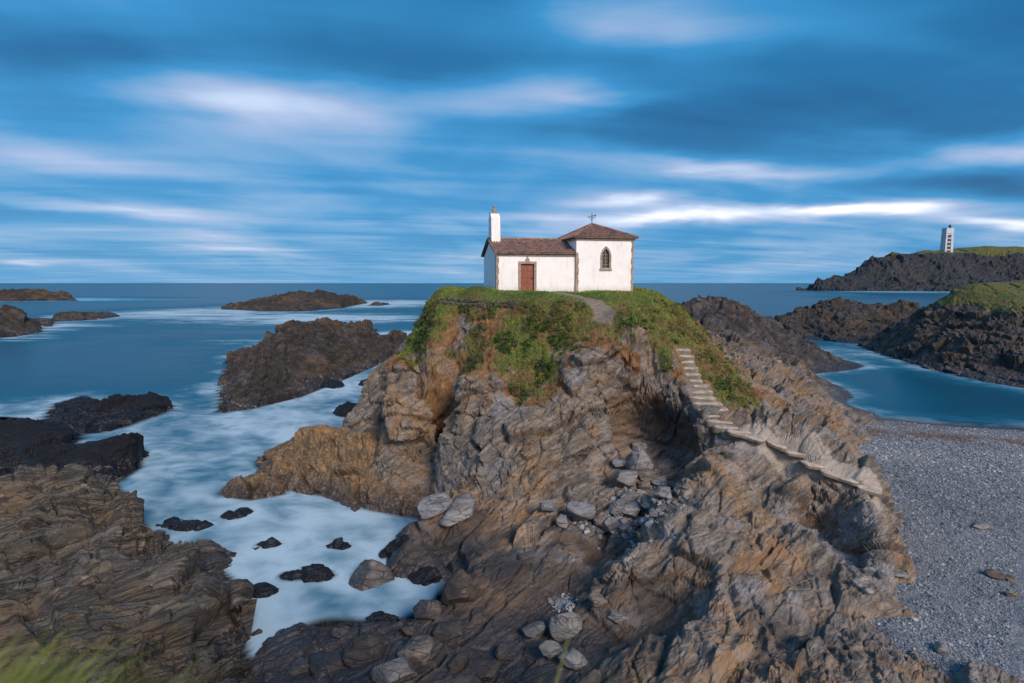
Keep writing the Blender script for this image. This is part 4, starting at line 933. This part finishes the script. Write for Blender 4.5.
for i, (px, py, w_, h_, lb) in enumerate(BL): boulder('boulder', px, py, w_, h_, lb, M_BOUB if 'brown' in lb else M_BOUL, 300 + i, GB, tilt=(i * 37) % 40 - 20, sink=.02)
GS = 'loose boulders along the shore rocks'
for i, (px, py, w_, h_, lb, br_, tl) in enumerate([(366,596,26,22,'large round brown boulder at the water edge of the inlet',1,10),(402,607,18,9,'flat dark boulder right of the large round brown one',1,-8),(458,515,23,10,'long pale tilted slab on the shelf under the islet face',0,-24),(436,508,17,9,'pale flat slab just left of the long tilted slab',0,-12),(424,507,9,6,'small brownish block left of the pale slabs',1,5),
    (535,633,12,7,'pale flat boulder beside the rock pool',0,-10),(568,630,17,15,'big pale boulder below the gravel pocket',0,20),(552,655,12,7,'pale wet boulder at the edge of the rock pool',0,5),(574,664,14,8,'greenish pale boulder lowest in the rock pool',0,0),(617,618,10,5,'small blue-grey boulder right of the big pale one',0,5),(462,594,19,14,'dark rounded boulder at the head of the lower inlet',1,0),(598,602,9,5,'brown flat stone right of the gravel pocket',1,0)]):
    boulder('boulder', px, py, w_, h_, lb, (M_WETB if 'dark' in lb else M_BOUB) if br_ else M_BOUL, 400 + i, GS, tilt=tl, sink=.2)
PLB = 'wet boulders crowding the lower shore'
r_ = np.random.default_rng(77); npl = 0
for px, py, w_, h_ in [(330,668,20,12),(366,652,22,13),(415,655,18,12),(444,634,17,11),(458,664,12,8),(395,674,24,14),(428,612,14,10),(482,672,18,10),(340,634,10,6),(408,632,9,6),(505,655,10,6),(300,668,13,8)]:
    npl += 1
    boulder('boulder', px, py, w_, h_, 'dark wet boulder crowded among its like on the lower shore at the bottom' if npl % 3 else 'brownish wet boulder wedged among darker ones on the lower shore at the bottom', M_WETB if npl % 3 else M_BOUB, 600 + npl, PLB, tilt=r_.uniform(-25, 25), sink=.32)
GT = 'larger stones lying on the shingle'
for i, (px, py, w_, h_, lb) in enumerate([(1001,577,10,3.5,'flat brown stone at the right on the open shingle'),(1013,580,8,3,'pale flat stone right beside the flat brown one'),(983,527,9,3,'thin dark stone alone in the middle of the shingle'),(870,573,6,4,'grey stone at the foot of the rock finger'),(882,577,5,4,'pale stone right of the grey one at the rock finger'),(900,576,8,4,'dark block at the tip of the rock finger'),
    (942,650,7,5,'pale round stone low on the shingle near the ridge'),(1014,595,6,3,'small reddish stone near the right edge'),(858,585,6,4,'pale stone in the mouth of the crevice'),(868,592,5,4,'dark stone below the mouth of the crevice'),(905,388,0,0,'')]):
    if w_: boulder('stone', px, py, w_, h_, lb, M_BOUB if 'brown' in lb or 'red' in lb else M_BOUL, 500 + i, GT, sink=.2, cat='stone', sub=3)
print('boulders', time.time() - T0)

# ------------------------------------------------------------------ loose shingle
def scatter_mesh(name, base_V, base_F, pos, scale, rot, mat, attr=None, smooth=False):
    """many little bodies in one mesh (stuff): pos (n,3), scale (n,3), rot (n,3,3)"""
    n = len(pos); nv = len(base_V)
    V = np.einsum('nij,nvj->nvi', rot, base_V[None] * scale[:, None, :]) + pos[:, None, :]
    F = (base_F[None] + (np.arange(n) * nv)[:, None, None]).reshape(-1, base_F.shape[1])
    at = {k: np.repeat(v, nv) for k, v in (attr or {}).items()}
    return link(name, np_mesh(name, V.reshape(-1, 3), F, at, smooth), mat)
def rots(n, tilt):
    a = RNG.uniform(0, 2 * math.pi, n); b_ = RNG.normal(0, tilt, n); c_ = RNG.normal(0, tilt, n)
    ca, sa, cb_, sb, cc, sc_ = np.cos(a), np.sin(a), np.cos(b_), np.sin(b_), np.cos(c_), np.sin(c_); o = np.zeros(n); l = np.ones(n)
    Rz = np.stack((ca, -sa, o, sa, ca, o, o, o, l), 1).reshape(n, 3, 3); Rx = np.stack((l, o, o, o, cb_, -sb, o, sb, cb_), 1).reshape(n, 3, 3); Ry = np.stack((cc, o, sc_, o, l, o, -sc_, o, cc), 1).reshape(n, 3, 3)
    return Rz @ Rx @ Ry
bm = bmesh.new(); bmesh.ops.create_icosphere(bm, subdivisions=1, radius=1); ico_V = np.array([v.co for v in bm.verts]); ico_F = np.array([[v.index for v in f.verts] for f in bm.faces]); bm.free()
me = beach.data; co = np.empty(len(me.vertices) * 3, np.float32); me.vertices.foreach_get('co', co); co = co.reshape(-1, 3)
tri = np.empty(len(me.polygons) * 4, np.int32); me.polygons.foreach_get('vertices', tri); tri = tri.reshape(-1, 4)
cen = co[tri].mean(1); e = co[tri]; area = np.linalg.norm(np.cross(e[:, 2] - e[:, 0], e[:, 3] - e[:, 1]), axis=1) / 2
vis = (np.abs(cen[:, 0]) < cen[:, 1] * .93) & (cen[:, 1] > 15) & (cen[:, 2] > .05) & (cen[:, 0] > 12)
wgt = area * vis / np.maximum(cen[:, 1], 1) ** 1.7; wgt /= wgt.sum()
NPB = 95000; ix = RNG.choice(len(cen), NPB, p=wgt); uv = RNG.random((NPB, 2, 1))
q = e[ix]; pos = (q[:, 0] * (1 - uv[:, 0]) + q[:, 1] * uv[:, 0]) * (1 - uv[:, 1]) + (q[:, 3] * (1 - uv[:, 0]) + q[:, 2] * uv[:, 0]) * uv[:, 1]
sz = np.exp(RNG.normal(-3.9, .52, NPB)) * (1 + .9 * sstep(24, 40, pos[:, 1])); sz = np.minimum(sz, .15)
scl = np.stack((sz * RNG.uniform(.8, 1.5, NPB), sz * RNG.uniform(.7, 1.1, NPB), sz * RNG.uniform(.35, .7, NPB)), 1)
m, t, b = new_mat('pebble'); a = t.attr('tone')
c = t.ramp(a, [(.05, (.075, .085, .10)), (.4, (.165, .185, .215)), (.7, (.255, .275, .305)), (.9, (.38, .39, .41)), (.97, (.22, .16, .13))])
c = t.mix(t.math('MULTIPLY', t.attr('band'), .75), c, (.15, .085, .06))
t.put(t.mix(.3, c, t.ramp(t.noise(t.pos(), 25, 3), [(.3, (.25,) * 3), (.7, (.75,) * 3)]), 'OVERLAY'), b.inputs['Base Color']); b.inputs['Roughness'].default_value = .7
peb = scatter_mesh('shingle', ico_V, ico_F, pos + np.array((0, 0, .012)), scl, rots(NPB, .25), m, dict(tone=np.clip(RNG.random(NPB) * .75 + .25 * (.5 + fbm(pos / 4, 3, 99)), 0, 1), band=np.clip(1.7 * beach_at(pos, beach_h(pos[:, :2]), None)['weed'], 0, 1)))
tag(peb, 'loose grey and bluish pebbles covering the beach', 'pebbles', kind='stuff')

# ------------------------------------------------------------------ vegetation on the islet
def leaf_mat(name, stops, var=.3, trans=.25):
    m, t, b = new_mat(name); a = t.attr('tone')
    t.put(t.ramp(a, stops), b.inputs['Base Color']); b.inputs['Roughness'].default_value = .7
    b.inputs['Specular IOR Level'].default_value = .25
    return m
M_GRASS = leaf_mat('grass_blades', [(0, (.032, .080, .010)), (.3, (.090, .175, .020)), (.55, (.175, .240, .036)), (.75, (.23, .22, .065)), (1, (.22, .14, .065))])
M_BUSH = leaf_mat('bush_leaves', [(0, (.016, .048, .012)), (.35, (.035, .085, .016)), (.6, (.085, .110, .028)), (.75, (.13, .105, .05)), (.9, (.19, .11, .055)), (1, (.15, .13, .17))])
def mesh_arrays(o):
    me = o.data; co = np.empty(len(me.vertices) * 3, np.float32); me.vertices.foreach_get('co', co); co = co.reshape(-1, 3) + np.array(o.location, np.float32)
    tri = np.empty(len(me.polygons) * 4, np.int32); me.polygons.foreach_get('vertices', tri); tri = tri.reshape(-1, 4)
    at = {}
    for a in me.attributes:
        if a.domain == 'POINT' and a.data_type == 'FLOAT':
            v = np.empty(len(me.vertices), np.float32); a.data.foreach_get('value', v); at[a.name] = v
    return co, tri, at
def sample(o, n, wfn):
    co, tri, at = mesh_arrays(o); e = co[tri]; cr = np.cross(e[:, 2] - e[:, 0], e[:, 3] - e[:, 1]); ar = np.linalg.norm(cr, axis=1) / 2
    nr = cr / np.maximum(ar[:, None] * 2, 1e-9); nr *= np.sign(nr[:, 2:3] + 1e-6)
    cen = e.mean(1); A = {k: v[tri].mean(1) for k, v in at.items()}
    w_ = ar * np.maximum(wfn(cen, nr, A), 0); w_ /= w_.sum()
    ix = RNG.choice(len(cen), n, p=w_); u = RNG.random((n, 1)); v = RNG.random((n, 1)); q = e[ix]
    return (q[:, 0] * (1 - u) + q[:, 1] * u) * (1 - v) + (q[:, 3] * (1 - u) + q[:, 2] * u) * v, nr[ix]
def blades(name, pos, nrm, h, wd, tone, mat, lean=.35, seg=2, wind=(0, 0, 0), fan=.0):
    n = len(pos); up = np.array((0, 0, 1.0)) * .75 + nrm * .45 + RNG.normal(0, lean, (n, 3)) + np.array(wind); up /= np.linalg.norm(up, axis=1, keepdims=True)
    a = RNG.uniform(0, math.pi, n); s_ = np.stack((np.cos(a), np.sin(a), a * 0), 1)
    bend = RNG.normal(0, .35, (n, 3)) + np.array(wind) * 1.2; bend[:, 2] = -np.abs(bend[:, 2]) * .6
    V = np.empty((n, 2 * seg + 1, 3)); 
    for k in range(seg + 1):
        f = k / seg; c = pos + up * (h * f)[:, None] + bend * (h * f * f)[:, None] * .5
        if k < seg: V[:, 2 * k] = c - s_ * (wd * (1 - f * .7))[:, None] / 2; V[:, 2 * k + 1] = c + s_ * (wd * (1 - f * .7))[:, None] / 2
        else: V[:, 2 * seg] = c
    F = []
    for k in range(seg - 1): F += [(2 * k, 2 * k + 1, 2 * k + 3), (2 * k, 2 * k + 3, 2 * k + 2)]
    F.append((2 * seg - 2, 2 * seg - 1, 2 * seg))
    Fa = (np.array(F)[None] + (np.arange(n) * (2 * seg + 1))[:, None, None]).reshape(-1, 3)
    return link(name, np_mesh(name, V.reshape(-1, 3), Fa, dict(tone=np.repeat(tone, 2 * seg + 1)), True), mat)
# gravel washed into the gully and into the pocket of the shelf
gp = []
for px_, py_, n_, r_, zz_ in ((640,505,260,26,0),(618,524,170,22,0),(660,492,90,14,0),(563,604,380,9,0),(590,522,60,14,0)):
    for _ in range(n_):
        h_ = cast(px_ + RNG.normal(0, r_ * .55), py_ + RNG.normal(0, r_ * .36), 'terrain')
        if h_ and h_[1].z > .25: gp.append((*h_[0], 1.0 if px_ != 563 else .5))
gp = np.array(gp); n = len(gp); gs_ = np.exp(RNG.normal(-2.35, .42, n)) * gp[:, 3]
gm_, gt_, gb_ = new_mat('gravel_stone'); gt_.put(gt_.ramp(gt_.attr('tone'), [(.1, (.10, .11, .125)), (.5, (.20, .21, .225)), (.9, (.33, .33, .335))]), gb_.inputs['Base Color']); gb_.inputs['Roughness'].default_value = .85
bm = bmesh.new(); bmesh.ops.create_icosphere(bm, subdivisions=2, radius=1); g_V = np.array([v.co for v in bm.verts]); g_F = np.array([[v.index for v in f.verts] for f in bm.faces]); bm.free()
for c_ in RNG.normal(size=(9, 3)):
    c_ /= np.linalg.norm(c_); g_V = g_V - np.maximum(g_V @ c_ - .66, 0)[:, None] * c_
gv = scatter_mesh('gravel', g_V, g_F, gp[:, :3] + np.array((0, 0, .03)), np.stack((gs_ * RNG.uniform(.9, 1.4, n), gs_ * RNG.uniform(.8, 1.1, n), gs_ * RNG.uniform(.55, .9, n)), 1), rots(n, .5), gm_, dict(tone=RNG.random(n)))
tag(gv, 'pale gravel and cobbles washed into the gully and the shelf pocket', 'gravel', kind='stuff')
def grass_w(c, n, A): return sstep(.45, .7, A['grass']) * (1 - sstep(.15, .5, A['path'])) * (c[:, 1] < 58) * (1 - sstep(.2, .4, A['worn']))
p, nr = sample(terrain, 70000, grass_w)
L = chap_local(p[:, :2]); ok = ~((L[:, 0] > -.02) & (L[:, 0] < 11.25) & (L[:, 1] > -.15) & (L[:, 1] < 6.3)) & (path_dist(p[:, :2], STAIRLINE) > .55); p, nr = p[ok], nr[ok]
flat = sstep(12.0, 12.9, p[:, 2]); pat = fbm(p / 1.1, 4, 130); pat2 = fbm(p / 4.0, 2, 131)
h = (.075 + .075 * (1 - flat)) * np.exp(RNG.normal(0, .35, len(p))) * (1 + .6 * np.clip(pat, -1, 1))
tone = np.clip(.46 + .16 * (1 - flat) + .55 * pat + .50 * pat2 + RNG.normal(0, .10, len(p)) + .10 * (1 - flat), 0, 1)
gr = blades('grass', p, nr, h, .02 + .05 * RNG.random(len(p)), tone, M_GRASS, .4, 2, (-.12, .05, 0)); tag(gr, 'short green grass over the top of the islet', 'grass', kind='stuff')
# taller tufts where the mower cannot reach, along the foot of the chapel walls
n = 1500; tx = np.concatenate((RNG.uniform(-.1, 1.6, 200), RNG.uniform(3.2, 11.25, 900), np.full(400, 0) - RNG.random(400) * .12)); ty = np.concatenate((-.06 - np.abs(RNG.normal(0, .10, 1100)) - .12 * (tx[:1100] > 6.3), RNG.uniform(0, 6, 400)))
ca_, sa_ = math.cos(CH_A), math.sin(CH_A); wx = CH_O[0] + tx * ca_ - ty * sa_; wy = CH_O[1] + tx * sa_ + ty * ca_
wz = np.array([(down(x, y, 'terrain') or (Vector((0, 0, CH_O[2])),))[0].z for x, y in zip(wx, wy)])
pw = np.stack((wx, wy, wz - .02), 1); patw = fbm(pw / .8, 3, 133)
tag(blades('grass', pw, np.tile((0, 0, 1.0), (n, 1)), np.clip(.14 + .16 * patw + RNG.normal(0, .03, n), .05, .4), np.full(n, .03), np.clip(.35 + .3 * patw + RNG.normal(0, .1, n), 0, 1), M_GRASS, .3, 2), 'uneven tufts of grass along the foot of the chapel walls', 'grass', kind='stuff')
# bushy plants, heather and dry stems hanging on the vegetated slope
def bush_w(c, n, A): return (1 - sstep(.05, .3, A['path'])) * sstep(.2, .7, path_dist(c[:, :2], FOOTPATH) - .8) * sstep(.3, .6, A['grass']) * sstep(12.9, 12.2, c[:, 2]) * (c[:, 1] < 46) * sstep(-.1, .25, fbm(c / 1.3, 3, 140)) * (.35 + .65 * sstep(8.5, 5.5, c[:, 0]))
p, nr = sample(terrain, 1400, bush_w); ok = path_dist(p[:, :2], STAIRLINE) > .9; p, nr = p[ok], nr[ok]
nb_ = 46; rad = np.exp(RNG.normal(-1.75, .45, len(p))); C = np.repeat(p + nr * .06, nb_, 0); Rr = np.repeat(rad, nb_); n = len(C)
off = RNG.normal(0, 1, (n, 3)); off /= np.linalg.norm(off, axis=1, keepdims=True); off *= (RNG.random(n) ** .4)[:, None]; off[:, 2] = off[:, 2] * .8 + .1
bt = np.clip(.56 + .42 * fbm(p / 1.6, 3, 150) + RNG.normal(0, .17, len(p)), 0, 1)
for px_, py_, Y_, r_ in ((425,335,42.6,1.1),(432,352,41,.9),(532,350,37.2,.8),(540,372,36.2,.7),(500,350,38,.7)):
    bt = bt - .55 * np.exp(-((p - WC(px_, py_, Y_)) ** 2).sum(1) / (r_ * r_ * 1.4))
bt = np.clip(bt, .12, 1)
fl = RNG.random(len(p)) < .10 * (p[:, 0] < 3); bt = np.where(fl, 1.0, np.minimum(bt, .93))
tn = np.clip(np.repeat(bt, nb_) + RNG.normal(0, .06, n), 0, 1)
lv = np.array([(-.5, 0, 0), (0, -.35, .08), (.5, 0, 0), (0, .35, .08)]); lf = np.array([(0, 1, 2), (0, 2, 3)])
ls = np.exp(RNG.normal(-2.75, .3, n)); sc3 = np.stack((ls * 1.5, ls, ls), 1)
bu = scatter_mesh('cliff_plants', lv, lf, C + off * Rr[:, None], sc3, rots(n, .9), M_BUSH, dict(tone=tn)); tag(bu, 'bushy plants, heather and dried stems hanging on the islet slope', 'plants', kind='stuff')
print('veg', time.time() - T0)

# dry-stone course showing along the left rim of the islet
M_WALLST = rock_mat('rim_stone', GREYB, ochre=.2, pale=.5, kscale=.6)
rim = None
k = 0
for row in range(2):
    for px in np.arange(443 + row * 3, 520, 6.2):
        py = 299.0 + (px - 443) * .055 + row * 4.2 + .8 * math.sin(px)
        hh = cast(px, py, 'terrain')
        if not hh: continue
        if rim is None: rim = empty('rubble_wall', hh[0], 0, label='crumbling dry-stone course showing through plants along the left rim of the islet', cat='stone wall')
        o = stone_block('wall_stone', .30 + .2 * abs(math.sin(k * 2.7)), .35, .16 + .10 * abs(math.sin(k * 1.9)), 700 + k, M_WALLST, rim, sub=3, jit=.25)
        o.location = hh[0] - rim.location + Vector((0, .02, 0)); o.rotation_euler = (0, R(8 * math.sin(k * 3)), R(12 * math.sin(k))); k += 1

# ------------------------------------------------------------------ grassy cliff edge the picture is taken from
def edge_h(P2):
    x, y = P2[:, 0], P2[:, 1]
    e = 1.75 + .25 * np.sin(x * .9) + .15 * np.sin(x * 2.3 + 1)
    z = 12.46 - .04 * np.abs(x) - 13.5 * sstep(0, 3.6, y - e) - .1 * sstep(-1, 0, y - e)
    return np.stack((z, z * 0), 1)
M_EDGE = rock_mat('edge_ground', GREYB, ochre=.4, pale=.1, ground=True)
edge = heightfield('cliff_edge', np.arange(-9, 9, .2), np.arange(-9, 6.2, .14), edge_h, lambda V, H, N: .10 * fbm(V / .7, 3, 160) + .25 * fbm(V / 2, 3, 161) * sstep(12, 11, V[:, 2]), M_EDGE,
                   lambda V, H, N: dict(grass=sstep(11.6, 12, V[:, 2]), path=V[:, 0] * 0, soil=V[:, 0] * 0, worn=V[:, 0] * 0, wet=V[:, 0] * 0, black=V[:, 0] * 0), zmin=-1.5)
tag(edge, 'grassy cliff edge below the viewer', 'cliff', kind='structure')
NG = 6000; xg = np.concatenate([RNG.normal(c, s, int(NG * f)) for c, s, f in ((-1.92, .13, .34), (-1.56, .14, .07), (-.78, .16, .04), (.12, .18, .02), (1.4, .3, .02))])
yg = 1.62 + .12 * np.sin(xg * 3) + RNG.normal(0, .14, len(xg)); hg = edge_h(np.stack((xg, yg), 1))[:, 0]
pg = np.stack((xg, yg, hg - .02), 1)
hh_ = np.clip(np.where(xg < -1.3, .50, .26) + RNG.normal(0, .07, len(xg)), .1, .7)
tone = np.clip(.62 + .25 * fbm(pg / .35, 3, 170) + RNG.normal(0, .16, len(xg)), 0, 1)
tag(blades('grass', pg, np.tile((0, .2, 1.0), (len(xg), 1)), hh_, np.full(len(xg), .008), tone, M_GRASS, .22, 5, (.40, .18, 0)), 'soft grass tufts at the cliff edge nearest the viewer', 'grass', kind='stuff')
print('all', time.time() - T0)
